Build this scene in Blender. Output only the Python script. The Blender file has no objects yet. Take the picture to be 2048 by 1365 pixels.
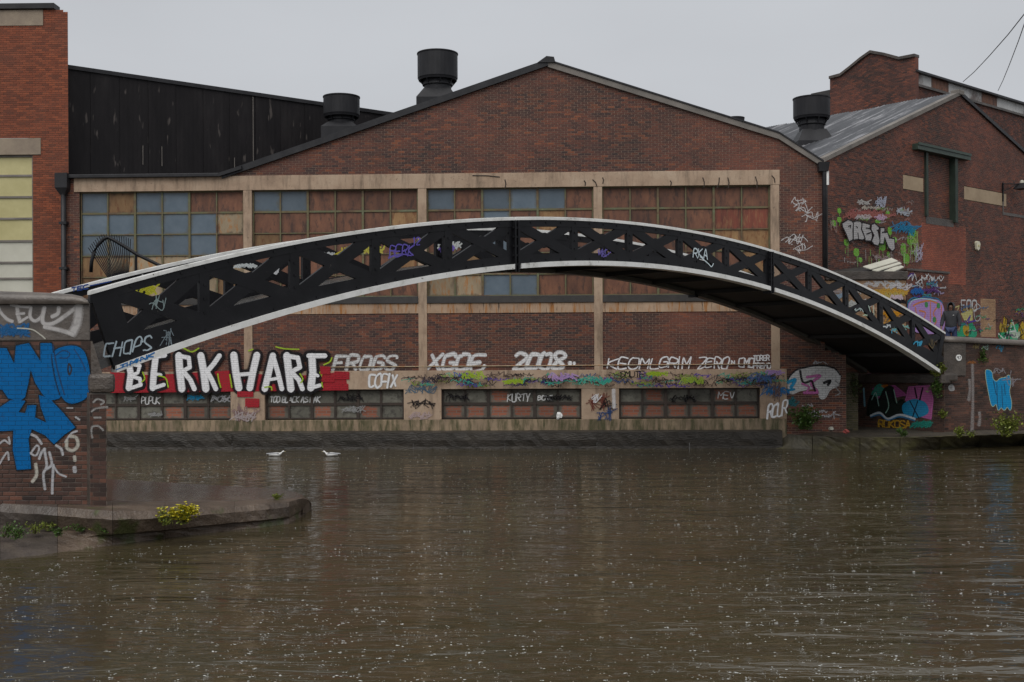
import bpy, bmesh, math, random
import numpy as np
from mathutils import Vector, Matrix
from mathutils.geometry import tessellate_polygon

random.seed(7)
SC = bpy.context.scene
COL = SC.collection
R = math.radians

# ------------------------------------------------------------------ camera
FPX, CX, HY = 2300.0, 1024.0, 714.0      # focal length and principal point in pixels of a 2048 wide frame
ROLL = R(0.3)
CAM = Vector((0, 0, 3.07))
cam = bpy.data.objects.new('camera', bpy.data.cameras.new('camera'))
COL.objects.link(cam)
cam.data.sensor_width = 36
cam.data.lens = FPX / 2048 * 36
cam.data.shift_y = (HY - 682.5) / 2048
cam.data.clip_start = 0.1
cam.data.clip_end = 2000
rv, uv, fv = Vector((math.cos(ROLL), 0, -math.sin(ROLL))), Vector((math.sin(ROLL), 0, math.cos(ROLL))), Vector((0, 1, 0))
cam.matrix_world = Matrix(((rv.x, uv.x, -fv.x, CAM.x), (rv.y, uv.y, -fv.y, CAM.y), (rv.z, uv.z, -fv.z, CAM.z), (0, 0, 0, 1)))
SC.camera = cam

# ------------------------------------------------------------------ overcast sky and sun
SUN_EL, SUN_AZ = R(56), R(200)
w = bpy.data.worlds.new('World'); SC.world = w; w.use_nodes = True
nt = w.node_tree
bg = nt.nodes['Background']
sky = nt.nodes.new('ShaderNodeTexSky'); sky.sky_type = 'NISHITA'; sky.sun_disc = False
sky.sun_elevation = SUN_EL; sky.sun_rotation = SUN_AZ
sky.air_density = 2; sky.dust_density = 6
hs = nt.nodes.new('ShaderNodeHueSaturation'); hs.inputs['Saturation'].default_value = 0.1
mx = nt.nodes.new('ShaderNodeMix'); mx.data_type = 'RGBA'
mx.inputs['Factor'].default_value = 0.93
mx.inputs['B'].default_value = (3.6, 3.74, 3.98, 1)
nt.links.new(sky.outputs[0], hs.inputs['Color'])
nt.links.new(hs.outputs[0], mx.inputs['A'])
cn = nt.nodes.new('ShaderNodeTexNoise'); cn.inputs['Scale'].default_value = 2.2; cn.inputs['Detail'].default_value = 4
tcw = nt.nodes.new('ShaderNodeTexCoord'); mpw = nt.nodes.new('ShaderNodeMapping'); mpw.inputs['Scale'].default_value = (1, 1, 2.5)
nt.links.new(tcw.outputs['Generated'], mpw.inputs[0]); nt.links.new(mpw.outputs[0], cn.inputs['Vector'])
cr = nt.nodes.new('ShaderNodeMapRange'); cr.inputs[1].default_value = .3; cr.inputs[2].default_value = .7; cr.inputs[3].default_value = .94; cr.inputs[4].default_value = 1.05
nt.links.new(cn.outputs[0], cr.inputs[0])
mu = nt.nodes.new('ShaderNodeVectorMath'); mu.operation = 'SCALE'
nt.links.new(mx.outputs['Result'], mu.inputs[0]); nt.links.new(cr.outputs[0], mu.inputs['Scale'])
nt.links.new(mu.outputs[0], bg.inputs['Color'])
bg.inputs['Strength'].default_value = 0.10

sun = bpy.data.objects.new('sun', bpy.data.lights.new('sun', 'SUN'))
COL.objects.link(sun)
sun.data.energy = 1.5
sun.data.angle = R(60)
sun.data.color = (1.0, 0.97, 0.93)
sd = Vector((math.sin(SUN_AZ) * math.cos(SUN_EL), math.cos(SUN_AZ) * math.cos(SUN_EL), math.sin(SUN_EL)))
sun.rotation_euler = sd.to_track_quat('Z', 'Y').to_euler()

SC.view_settings.view_transform = 'Standard'
SC.view_settings.look = 'None'
SC.view_settings.exposure = 0.6
SC.view_settings.gamma = 1.0
SC.view_settings.use_curve_mapping = False
SC.cycles.max_bounces = 6
SC.cycles.transparent_max_bounces = 24
SC.cycles.sample_clamp_indirect = 4

# ------------------------------------------------------------------ frames: pixel <-> place
def ray(px, py):
    dx, dz = (px - CX) / FPX, (HY - py) / FPX
    return rv * dx + uv * dz + fv

def at_depth(px, py, Y):
    r = ray(px, py)
    return CAM + r * (Y / r.y)

def at_z(px, py, z):
    r = ray(px, py)
    return CAM + r * ((z - CAM.z) / r.z)

class Frame:
    """Upright wall plane: x along it, y into it, z up."""
    def __init__(s, o, ang):
        s.o = Vector((o[0], o[1], 0)); s.a = ang
        s.u = Vector((math.cos(ang), math.sin(ang), 0)); s.v = Vector((-math.sin(ang), math.cos(ang), 0))
        s.M = Matrix.Translation(s.o) @ Matrix.Rotation(ang, 4, 'Z')
    def px(s, px, py, d=0.0):
        r = ray(px, py)
        t = (d - (CAM - s.o).dot(s.v)) / r.dot(s.v)
        P = CAM + r * t - s.o
        return (P.dot(s.u), P.z)
    def loc(s, P):
        q = Vector(P) - s.o
        return (q.dot(s.u), q.dot(s.v), P[2])

# ------------------------------------------------------------------ object helpers
def thing(name, label, cat, M=None, group=None):
    o = bpy.data.objects.new(name, None); COL.objects.link(o)
    if M is not None: o.matrix_world = M
    o['label'] = label; o['category'] = cat
    if group: o['group'] = group
    o.empty_display_size = 0.3
    return o

def structure(o):
    o['kind'] = 'structure'; return o

def link_mesh(name, me, mats, parent=None, label=None, kind=None):
    o = bpy.data.objects.new(name, me); COL.objects.link(o)
    if not isinstance(mats, (list, tuple)): mats = [mats]
    if len(me.materials) == 0:
        for m in mats: me.materials.append(m)
    if parent: o.parent = parent
    if label: o['label'] = label
    if kind: o['kind'] = kind
    return o

def pyd(name, vs, fs, mats, parent=None, label=None, kind=None, mi=None, smooth=False):
    me = bpy.data.meshes.new(name)
    me.from_pydata([tuple(v) for v in vs], [], fs)
    o = link_mesh(name, me, mats, parent, label, kind)
    if mi: me.polygons.foreach_set('material_index', mi)
    if smooth: me.polygons.foreach_set('use_smooth', [True] * len(me.polygons))
    me.update()
    return o

class MB:
    """collects simple solids in local coordinates"""
    def __init__(s): s.v = []; s.f = []; s.m = []
    def box(s, x0, x1, y0, y1, z0, z1, m=0):
        n = len(s.v)
        s.v += [(x0, y0, z0), (x1, y0, z0), (x1, y1, z0), (x0, y1, z0), (x0, y0, z1), (x1, y0, z1), (x1, y1, z1), (x0, y1, z1)]
        s.f += [[n + i for i in q] for q in ((0, 1, 5, 4), (1, 2, 6, 5), (2, 3, 7, 6), (3, 0, 4, 7), (4, 5, 6, 7), (3, 2, 1, 0))]
        s.m += [m] * 6
        return s
    def prism(s, poly, y0, y1, m=0):
        """poly of (x,z) extruded from y0 to y1"""
        n = len(s.v); k = len(poly)
        s.v += [(x, y0, z) for x, z in poly] + [(x, y1, z) for x, z in poly]
        s.f.append([n + i for i in range(k)]); s.f.append([n + k + i for i in reversed(range(k))])
        for i in range(k):
            j = (i + 1) % k
            s.f.append([n + j, n + i, n + k + i, n + k + j])
        s.m += [m] * (k + 2)
        return s
    def hull(s, a, b, m=0):
        """ring a to ring b (lists of 3d points), capped"""
        n = len(s.v); k = len(a)
        s.v += [tuple(p) for p in a] + [tuple(p) for p in b]
        s.f.append([n + i for i in reversed(range(k))]); s.f.append([n + k + i for i in range(k)])
        for i in range(k):
            j = (i + 1) % k
            s.f.append([n + i, n + j, n + k + j, n + k + i])
        s.m += [m] * (k + 2)
        return s
    def tube(s, pts, r, k=8, m=0):
        pts = [Vector(p) for p in pts]; rings = []
        for i, p in enumerate(pts):
            t = (pts[min(i + 1, len(pts) - 1)] - pts[max(i - 1, 0)]).normalized()
            a = t.cross(Vector((0, 0, 1)) if abs(t.z) < .9 else Vector((1, 0, 0))).normalized(); b = t.cross(a)
            rr = r[i] if isinstance(r, (list, tuple)) else r
            rings.append([p + (a * math.cos(2 * math.pi * j / k) + b * math.sin(2 * math.pi * j / k)) * rr for j in range(k)])
        n = len(s.v)
        for ring in rings: s.v += [tuple(q) for q in ring]
        for i in range(len(rings) - 1):
            for j in range(k):
                j2 = (j + 1) % k
                s.f.append([n + i * k + j, n + i * k + j2, n + (i + 1) * k + j2, n + (i + 1) * k + j]); s.m.append(m)
        s.f.append([n + j for j in reversed(range(k))]); s.f.append([n + (len(rings) - 1) * k + j for j in range(k)]); s.m += [m, m]
        return s
    def lathe(s, prof, c=(0, 0, 0), k=24, m=0):
        n = len(s.v)
        for r, z in prof:
            for j in range(k):
                a = 2 * math.pi * j / k
                s.v.append((c[0] + r * math.cos(a), c[1] + r * math.sin(a), c[2] + z))
        for i in range(len(prof) - 1):
            for j in range(k):
                j2 = (j + 1) % k
                s.f.append([n + i * k + j, n + i * k + j2, n + (i + 1) * k + j2, n + (i + 1) * k + j]); s.m.append(m)
        return s
    def build(s, name, mats, parent=None, label=None, kind=None, smooth=False, bevel=0):
        o = pyd(name, s.v, s.f, mats, parent, label, kind, s.m, smooth)
        if bevel or True:
            bm = bmesh.new(); bm.from_mesh(o.data)
            bmesh.ops.recalc_face_normals(bm, faces=bm.faces)
            if bevel:
                bmesh.ops.bevel(bm, geom=list(bm.edges), offset=bevel, segments=2, affect='EDGES', profile=.6)
            bm.to_mesh(o.data); bm.free()
        return o

# ------------------------------------------------------------------ materials
def mat(name):
    m = bpy.data.materials.new(name); m.use_nodes = True
    return m, m.node_tree, m.node_tree.nodes['Principled BSDF']

def N(t, kind, **kw):
    n = t.nodes.new('ShaderNode' + kind)
    for k, v in kw.items():
        if k in n.inputs: n.inputs[k].default_value = v
        else: setattr(n, k, v)
    return n

def ramp(t, src, stops, interp='LINEAR'):
    r = t.nodes.new('ShaderNodeValToRGB'); e = r.color_ramp.elements; r.color_ramp.interpolation = interp
    while len(e) < len(stops): e.new(0.5)
    for el, (p, c) in zip(e, stops):
        el.position = p; el.color = c if len(c) == 4 else (*c, 1)
    if src is not None: t.links.new(src, r.inputs[0])
    return r.outputs[0]

def coord(t, scale=(1, 1, 1), obj=True):
    tc = N(t, 'TexCoord'); mp = N(t, 'Mapping')
    t.links.new(tc.outputs['Object' if obj else 'Generated'], mp.inputs[0])
    mp.inputs['Scale'].default_value = scale
    return mp.outputs[0]

def noise(t, vec, scale, detail=4, rough=.6, dist=0):
    n = N(t, 'TexNoise'); n.inputs['Scale'].default_value = scale; n.inputs['Detail'].default_value = detail
    n.inputs['Roughness'].default_value = rough; n.inputs['Distortion'].default_value = dist
    t.links.new(vec, n.inputs['Vector'])
    return n.outputs[0]

def mixc(t, fac, a, b, mode='MIX'):
    m = t.nodes.new('ShaderNodeMix'); m.data_type = 'RGBA'; m.blend_type = mode
    for key, val in (('Factor', fac), ('A', a), ('B', b)):
        if isinstance(val, (int, float)): m.inputs[key].default_value = val
        elif isinstance(val, tuple): m.inputs[key].default_value = val if len(val) == 4 else (*val, 1)
        else: t.links.new(val, m.inputs[key])
    return m.outputs['Result']

def mth(t, op, a, b=None, clamp=False):
    m = t.nodes.new('ShaderNodeMath'); m.operation = op; m.use_clamp = clamp
    for i, val in enumerate((a, b)):
        if val is None: continue
        if isinstance(val, (int, float)): m.inputs[i].default_value = val
        else: t.links.new(val, m.inputs[i])
    return m.outputs[0]

def bump(t, h, strength, dist=.01):
    b = N(t, 'Bump'); b.inputs['Strength'].default_value = strength; b.inputs['Distance'].default_value = dist
    t.links.new(h, b.inputs['Height'])
    return b.outputs[0]

def brick_mat(name, stops, grime=.5, soot=(.03, .026, .024), rough=.65, gs=.6):
    m, t, p = mat(name)
    g = N(t, 'NewGeometry'); oi = N(t, 'ObjectInfo')
    rnd = mth(t, 'FRACT', mth(t, 'ADD', g.outputs['Random Per Island'], oi.outputs['Random']))
    c = ramp(t, rnd, stops)
    v = coord(t)
    tc = N(t, 'NewGeometry').outputs['Position']
    big = noise(t, tc, gs, 6, .65)
    fine = noise(t, tc, 26, 3, .7)
    c = mixc(t, mth(t, 'MULTIPLY', fine, .35), c, (.03, .022, .02))
    vr = noise(t, tc, gs * .45, 5, .6)
    c = mixc(t, ramp(t, vr, [(.45, (0, 0, 0)), (.68, (.45, .45, .45))]), c, tuple(min(1, q * 1.5) for q in stops[-2][1][:3]))
    mp_ = N(t, 'Mapping'); mp_.inputs['Scale'].default_value = (1.6, 1.6, .22); t.links.new(tc, mp_.inputs[0])
    run = noise(t, mp_.outputs[0], 1.1, 6, .7)
    c = mixc(t, ramp(t, run, [(.58, (0, 0, 0)), (.75, (grime * .8,) * 3)]), c, soot)
    f = ramp(t, big, [(.42, (0, 0, 0)), (.7, (grime, grime, grime))])
    c = mixc(t, f, c, soot)
    t.links.new(c, p.inputs['Base Color'])
    p.inputs['Roughness'].default_value = rough; p.inputs['Specular IOR Level'].default_value = .22
    t.links.new(bump(t, fine, .5, .006), p.inputs['Normal'])
    return m

def mottled(name, stops, scale=2.0, detail=8, rough=.7, bumps=.3, stretch=(1, 1, 1), bd=.01, metallic=0, world=True, speck=None, spec=.5):
    m, t, p = mat(name)
    if world:
        mp = N(t, 'Mapping'); mp.inputs['Scale'].default_value = stretch
        t.links.new(N(t, 'NewGeometry').outputs['Position'], mp.inputs[0]); v = mp.outputs[0]
    else: v = coord(t, stretch)
    n = noise(t, v, scale, detail, .65)
    c = ramp(t, n, stops)
    f2 = noise(t, v, scale * 9, 3, .7)
    c = mixc(t, mth(t, 'MULTIPLY', f2, .25), c, stops[0][1])
    if speck:
        s = noise(t, v, speck[0], 2, .5)
        c = mixc(t, ramp(t, s, [(speck[1], (0, 0, 0)), (speck[1] + .06, (1, 1, 1))]), c, speck[2])
    t.links.new(c, p.inputs['Base Color'])
    p.inputs['Roughness'].default_value = rough; p.inputs['Metallic'].default_value = metallic; p.inputs['Specular IOR Level'].default_value = spec
    if bumps: t.links.new(bump(t, f2, bumps, bd), p.inputs['Normal'])
    return m

M = {}
M['brick'] = brick_mat('dark_red_brick', [(0, (.05, .031, .03)), (.25, (.085, .042, .036)), (.6, (.125, .05, .037)), (.85, (.155, .055, .036)), (1, (.25, .085, .042))], .7)
M['brick2'] = brick_mat('purple_brown_brick', [(0, (.055, .032, .03)), (.4, (.11, .047, .037)), (.8, (.165, .06, .041)), (1, (.23, .075, .042))], .6)
M['brick_or'] = brick_mat('orange_brick', [(0, (.14, .042, .022)), (.5, (.23, .06, .027)), (1, (.31, .085, .036))], .45, (.12, .05, .035))
M['brick_red'] = brick_mat('bright_red_brick', [(0, (.19, .06, .042)), (.5, (.27, .08, .05)), (1, (.33, .105, .06))], .5, (.09, .045, .035))
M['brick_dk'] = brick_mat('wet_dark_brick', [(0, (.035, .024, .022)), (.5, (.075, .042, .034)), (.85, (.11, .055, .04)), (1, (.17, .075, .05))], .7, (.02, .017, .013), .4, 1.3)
M['brick_tan'] = brick_mat('tan_brick', [(0, (.26, .15, .085)), (.6, (.36, .22, .12)), (1, (.42, .27, .16))], .3, (.12, .08, .06))
M['mortar'] = mottled('mortar', [(.3, (.19, .135, .10)), (.7, (.36, .265, .2))], 1.2, 6, .9, .3)
M['mortar_or'] = mottled('brown_mortar', [(.3, (.10, .055, .04)), (.7, (.19, .11, .075))], 1.2, 6, .9, .3)
M['mortar_dk'] = mottled('sooty_mortar', [(.35, (.05, .04, .034)), (.7, (.16, .125, .1))], 1.0, 6, .8, .3)
def concrete_mat():
    m, t, p = mat('stained_tan_concrete')
    pos = N(t, 'NewGeometry').outputs['Position']
    c = ramp(t, noise(t, pos, .8, 9, .68), [(.25, (.20, .14, .10)), (.48, (.36, .26, .185)), (.62, (.41, .31, .225)), (.8, (.46, .36, .275))])
    mp = N(t, 'Mapping'); mp.inputs['Scale'].default_value = (3.2, 3.2, .5); t.links.new(pos, mp.inputs[0])
    st = ramp(t, noise(t, mp.outputs[0], 1.3, 7, .7), [(.5, (0, 0, 0)), (.7, (.75, .75, .75))])
    c = mixc(t, st, c, (.12, .09, .065))
    sp = ramp(t, noise(t, pos, 11, 4, .7), [(.62, (0, 0, 0)), (.7, (.6, .6, .6))])
    c = mixc(t, sp, c, (.10, .07, .05))
    t.links.new(c, p.inputs['Base Color']); p.inputs['Roughness'].default_value = .8; p.inputs['Specular IOR Level'].default_value = .25
    t.links.new(bump(t, noise(t, pos, 9, 6, .7), .5, .012), p.inputs['Normal'])
    return m
M['concrete'] = concrete_mat()
M['dstone'] = mottled('dark_wet_stone', [(.3, (.03, .025, .02)), (.55, (.075, .06, .05)), (.8, (.14, .115, .09))], 1.4, 9, .42, .7, bd=.03)
M['coping'] = mottled('worn_coping_stone', [(.3, (.055, .046, .04)), (.55, (.12, .10, .085)), (.8, (.19, .165, .14))], 1.5, 9, .38, .6, bd=.02)
M['ledge'] = mottled('soaked_dark_ledge', [(.3, (.012, .010, .007)), (.55, (.028, .022, .016)), (.75, (.06, .05, .036)), (.85, (.16, .13, .10))], 1.8, 10, .5, .9, (.5, .5, 1.4), bd=.03)
M['moss'] = mottled('mossy_quay_stone', [(.3, (.025, .022, .016)), (.5, (.07, .06, .035)), (.68, (.12, .11, .045)), (.85, (.16, .14, .08))], 1.1, 9, .5, .8, bd=.03)
M['yardstone'] = mottled('stone_lintel', [(.3, (.17, .13, .1)), (.7, (.31, .25, .18))], 1.2, 8, .75, .3)
M['bandstone'] = mottled('sand_stone_band', [(.3, (.26, .19, .12)), (.7, (.42, .32, .21))], 1.0, 8, .75, .3)
M['iron'] = mottled('black_painted_iron', [(.3, (.005, .005, .006)), (.6, (.010, .010, .012)), (.85, (.022, .021, .021))], 2.2, 8, .42, .25, bd=.006, speck=(9, .76, (.1, .09, .08)), spec=.22)
M['iron_under'] = mottled('dark_iron_soffit', [(.3, (.008, .007, .007)), (.7, (.02, .016, .014))], 1.5, 6, .7, .2)
M['white'] = mottled('white_gloss_paint', [(.28, (.22, .21, .19)), (.38, (.66, .66, .63)), (.5, (.78, .78, .76)), (.7, (.84, .84, .82))], 3.0, 9, .4, .15, bd=.004, speck=(14, .72, (.12, .1, .08)))
M['shed'] = mottled('black_tarred_sheet', [(.3, (.009, .008, .009)), (.55, (.016, .014, .015)), (.8, (.03, .027, .027))], 1.5, 8, .55, .3, (1, 1, .25), speck=(5, .66, (.075, .065, .06)), spec=.15)
M['lead'] = mottled('dark_lead', [(.3, (.013, .013, .015)), (.7, (.035, .035, .038))], 2, 6, .45, .2, spec=.25)
M['vent'] = mottled('dark_vent_metal', [(.3, (.012, .012, .014)), (.7, (.03, .03, .033))], 1.6, 7, .5, .2, (1, 1, .3), spec=.2)
M['verge'] = mottled('grey_weathered_verge', [(.3, (.10, .09, .08)), (.6, (.19, .17, .15)), (.8, (.27, .25, .22))], 1.2, 8, .7, .3)
M['corr'] = mottled('wet_corrugated_painted_sheen', [(.3, (.03, .031, .035)), (.52, (.06, .062, .068)), (.6, (.2, .2, .21)), (.8, (.42, .42, .43))], 1.1, 7, .3, .2, (.3, 2.6, .3), world=False)  # pale stripes in the colour stand in for wet sheen along the sheets
M['corr_w'] = mottled('white_corrugated_sheet', [(.35, (.12, .09, .08)), (.48, (.42, .42, .41)), (.75, (.55, .55, .54))], .7, 6, .5, .2)
M['green'] = mottled('green_painted_steel', [(.3, (.02, .034, .025)), (.6, (.035, .058, .042)), (.85, (.07, .065, .05))], 2.5, 8, .5, .3)
M['green_dk'] = mottled('dark_green_rusted_steel', [(.3, (.012, .02, .014)), (.6, (.02, .036, .024)), (.85, (.06, .04, .028))], 2.5, 8, .6, .3)
M['frame'] = mottled('peeling_green_frame', [(.34, (.085, .04, .022)), (.48, (.13, .105, .045)), (.6, (.10, .115, .055)), (.75, (.19, .20, .125))], 2.2, 6, .6, .2)
M['bframe'] = mottled('rusty_dark_frame', [(.3, (.02, .016, .013)), (.7, (.055, .035, .025))], 3, 6, .7, .3)
M['asphalt'] = mottled('wet_asphalt', [(.3, (.05, .048, .045)), (.7, (.1, .095, .09))], 2.5, 8, .22, .5, bd=.006)
M['path'] = mottled('wet_towpath', [(.3, (.045, .035, .026)), (.6, (.085, .066, .05)), (.8, (.12, .095, .07))], 1.2, 8, .25, .4, bd=.006)
M['brownstone'] = mottled('wet_brown_sandstone', [(.3, (.05, .036, .026)), (.55, (.115, .083, .06)), (.8, (.2, .155, .115))], 2.2, 10, .4, .9, bd=.03, speck=(1.7, .60, (.055, .06, .02)))
M['soil'] = mottled('dark_soil', [(.3, (.025, .02, .014)), (.7, (.07, .055, .035))], 2, 8, .8, .8, bd=.04)
M['yellow'] = mottled('yellowed_panel', [(.3, (.36, .32, .14)), (.7, (.52, .47, .24))], .8, 6, .5, .05)
M['palep'] = mottled('pale_panel', [(.3, (.42, .41, .34)), (.7, (.55, .54, .46))], .8, 6, .5, .05)
M['slate'] = mottled('dark_slate_sill', [(.3, (.02, .019, .018)), (.7, (.05, .045, .042))], 2, 6, .5, .3)
M['cable'] = mottled('black_cable', [(.3, (.02, .02, .02)), (.7, (.04, .04, .04))], 2, 2, .6, 0)
M['cream'] = mottled('cream_plastic', [(.3, (.55, .52, .38)), (.7, (.66, .63, .48))], 3, 4, .4, 0)
M['rag'] = mottled('white_rag', [(.3, (.55, .55, .54)), (.7, (.75, .75, .74))], 8, 4, .8, .2)
M['redrag'] = mottled('red_rag', [(.3, (.22, .04, .035)), (.7, (.3, .06, .05))], 8, 4, .8, .2)
M['plate'] = mottled('white_enamel', [(.3, (.7, .7, .68)), (.7, (.8, .8, .78))], 4, 4, .3, 0)
M['ink'] = mottled('black_ink', [(.3, (.012, .012, .012)), (.7, (.02, .02, .02))], 4, 2, .5, 0)

def rust_concrete():
    m, t, p = mat('rust_streaked_concrete')
    pos = N(t, 'NewGeometry').outputs['Position']
    mp = N(t, 'Mapping'); mp.inputs['Scale'].default_value = (5.5, 5.5, .55); t.links.new(pos, mp.inputs[0])
    n = noise(t, mp.outputs[0], 1.6, 5, .7)
    base = ramp(t, noise(t, pos, 1.2, 8, .65), [(.3, (.26, .17, .11)), (.7, (.44, .31, .21))])
    c = mixc(t, ramp(t, n, [(.5, (0, 0, 0)), (.62, (1, 1, 1))]), base, (.30, .12, .025))
    n2 = noise(t, mp.outputs[0], 2.7, 4, .7)
    c = mixc(t, ramp(t, n2, [(.58, (0, 0, 0)), (.66, (.9, .9, .9))]), c, (.05, .03, .018))
    t.links.new(c, p.inputs['Base Color']); p.inputs['Roughness'].default_value = .75
    return m
M['rustc'] = rust_concrete()

def plinth_mat():
    m, t, p = mat('algae_streaked_plinth')
    pos = N(t, 'NewGeometry').outputs['Position']
    mp = N(t, 'Mapping'); mp.inputs['Scale'].default_value = (4, 4, .7); t.links.new(pos, mp.inputs[0])
    base = ramp(t, noise(t, pos, 1.0, 8, .65), [(.3, (.16, .115, .075)), (.7, (.34, .25, .16))])
    c = mixc(t, ramp(t, noise(t, mp.outputs[0], 1.5, 6, .7), [(.42, (0, 0, 0)), (.62, (1, 1, 1))]), base, (.06, .055, .02))
    t.links.new(c, p.inputs['Base Color']); p.inputs['Roughness'].default_value = .55
    return m
M['plinth'] = plinth_mat()

def pane_mat(name, a, b, rough, stretch=(2.5, 2.5, .9), scale=1.5, streak=None, spec=.4, core=None, rim=(.045, .03, .022)):
    m, t, p = mat(name)
    oi = N(t, 'ObjectInfo')
    pos = N(t, 'NewGeometry').outputs['Position']
    ad = N(t, 'VectorMath'); ad.operation = 'ADD'; t.links.new(pos, ad.inputs[0])
    cb = N(t, 'CombineXYZ'); t.links.new(mth(t, 'MULTIPLY', oi.outputs['Random'], 31), cb.inputs[0]); t.links.new(cb.outputs[0], ad.inputs[1])
    mp = N(t, 'Mapping'); mp.inputs['Scale'].default_value = stretch; t.links.new(ad.outputs[0], mp.inputs[0])
    n = noise(t, mp.outputs[0], scale, 7, .68)
    c = ramp(t, n, [(.3, a), (.7, b)])
    if streak:
        c = mixc(t, ramp(t, noise(t, mp.outputs[0], scale * 1.7, 5, .7), [(.52, (0, 0, 0)), (.63, (.8, .8, .8))]), c, streak)
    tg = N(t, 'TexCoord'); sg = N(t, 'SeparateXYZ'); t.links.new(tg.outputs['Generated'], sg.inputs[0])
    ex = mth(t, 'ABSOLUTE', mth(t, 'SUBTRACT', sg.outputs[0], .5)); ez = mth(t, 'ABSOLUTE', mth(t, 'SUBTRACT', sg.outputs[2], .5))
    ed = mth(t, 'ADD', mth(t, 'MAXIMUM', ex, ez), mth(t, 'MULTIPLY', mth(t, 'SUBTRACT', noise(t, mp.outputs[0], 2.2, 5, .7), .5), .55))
    if core is not None:
        bk = N(t, 'TexBrick'); cbv = N(t, 'CombineXYZ'); t.links.new(sg.outputs[0], cbv.inputs[0]); t.links.new(sg.outputs[2], cbv.inputs[1]); t.links.new(cbv.outputs[0], bk.inputs['Vector'])
        bk.inputs['Scale'].default_value = 1; bk.inputs['Brick Width'].default_value = .42; bk.inputs['Row Height'].default_value = .19; bk.inputs['Mortar Size'].default_value = .02
        bk.inputs['Color1'].default_value = (*core, 1); bk.inputs['Color2'].default_value = tuple(q * .65 for q in core) + (1,); bk.inputs['Mortar'].default_value = (.16, .12, .10, 1)
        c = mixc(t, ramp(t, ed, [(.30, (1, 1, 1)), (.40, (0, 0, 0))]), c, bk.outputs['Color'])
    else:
        c = mixc(t, ramp(t, ed, [(.40, (0, 0, 0)), (.56, (.85, .85, .85))]), c, rim)  # corrosion and dirt tint at pane edges, darkened also to paint in depth
    br = mth(t, 'ADD', mth(t, 'MULTIPLY', oi.outputs['Random'], .5), .7)
    hv = N(t, 'HueSaturation'); t.links.new(c, hv.inputs['Color']); t.links.new(br, hv.inputs['Value'])
    t.links.new(hv.outputs[0], p.inputs['Base Color']); p.inputs['Roughness'].default_value = rough
    p.inputs['Specular IOR Level'].default_value = spec
    return m
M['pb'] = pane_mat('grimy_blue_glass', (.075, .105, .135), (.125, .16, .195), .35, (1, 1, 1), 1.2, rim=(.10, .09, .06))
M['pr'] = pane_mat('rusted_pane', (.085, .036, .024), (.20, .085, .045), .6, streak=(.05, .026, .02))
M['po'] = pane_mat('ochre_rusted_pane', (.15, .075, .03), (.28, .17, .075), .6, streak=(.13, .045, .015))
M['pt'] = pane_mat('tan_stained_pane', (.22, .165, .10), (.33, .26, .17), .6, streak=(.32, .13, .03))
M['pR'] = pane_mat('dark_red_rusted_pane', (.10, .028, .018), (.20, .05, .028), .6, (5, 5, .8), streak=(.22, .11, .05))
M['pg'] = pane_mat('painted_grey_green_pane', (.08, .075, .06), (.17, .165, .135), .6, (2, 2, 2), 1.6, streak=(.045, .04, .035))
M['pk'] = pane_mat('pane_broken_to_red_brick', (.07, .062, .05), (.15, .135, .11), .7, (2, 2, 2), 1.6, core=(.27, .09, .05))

def water_mat():
    m, t, p = mat('rain_struck_canal_water')
    pos = N(t, 'NewGeometry').outputs['Position']
    def nz(sx, sy, sc, det, dist=0, rough=.5):
        mp = N(t, 'Mapping'); mp.inputs['Scale'].default_value = (sx, sy, 1); mp.inputs['Rotation'].default_value = (0, 0, R(9))
        t.links.new(pos, mp.inputs[0]); return noise(t, mp.outputs[0], sc, det, rough, dist)
    h = mth(t, 'ADD', nz(.33, 1.15, 1.0, 3, .7), mth(t, 'MULTIPLY', nz(1.1, 4.2, 1.0, 3, .6), .20))
    h = mth(t, 'ADD', h, mth(t, 'MULTIPLY', nz(10, 22, 1.0, 2), .022))
    b1 = N(t, 'Bump'); b1.inputs['Strength'].default_value = 1.0; b1.inputs['Distance'].default_value = .078
    t.links.new(h, b1.inputs['Height'])
    # rings where drops have struck
    last = b1.outputs[0]
    for sc, seed, ds in ((2.1, 0, .0022), (3.4, 7, .0014)):
        mp = N(t, 'Mapping'); mp.inputs['Location'].default_value = (seed, seed * 1.7, 0); mp.inputs['Scale'].default_value = (1, 1, 0); t.links.new(pos, mp.inputs[0])
        vo = N(t, 'TexVoronoi'); vo.inputs['Scale'].default_value = sc; t.links.new(mp.outputs[0], vo.inputs['Vector'])
        d = vo.outputs['Distance']
        wv = mth(t, 'SINE', mth(t, 'MULTIPLY', d, 60))
        env = ramp(t, d, [(0, (1, 1, 1)), (.16, (.6, .6, .6)), (.34, (0, 0, 0))])
        hh = mth(t, 'MULTIPLY', wv, env)
        b = N(t, 'Bump'); b.inputs['Strength'].default_value = 1; b.inputs['Distance'].default_value = ds
        t.links.new(hh, b.inputs['Height']); t.links.new(last, b.inputs['Normal']); last = b.outputs[0]
    t.links.new(last, p.inputs['Normal'])
    c = ramp(t, nz(1, 1, .12, 4), [(.35, (.039, .031, .016)), (.7, (.060, .048, .025))])
    t.links.new(c, p.inputs['Base Color'])
    p.inputs['Roughness'].default_value = .07; p.inputs['IOR'].default_value = 1.33
    return m
M['water'] = water_mat()

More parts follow.
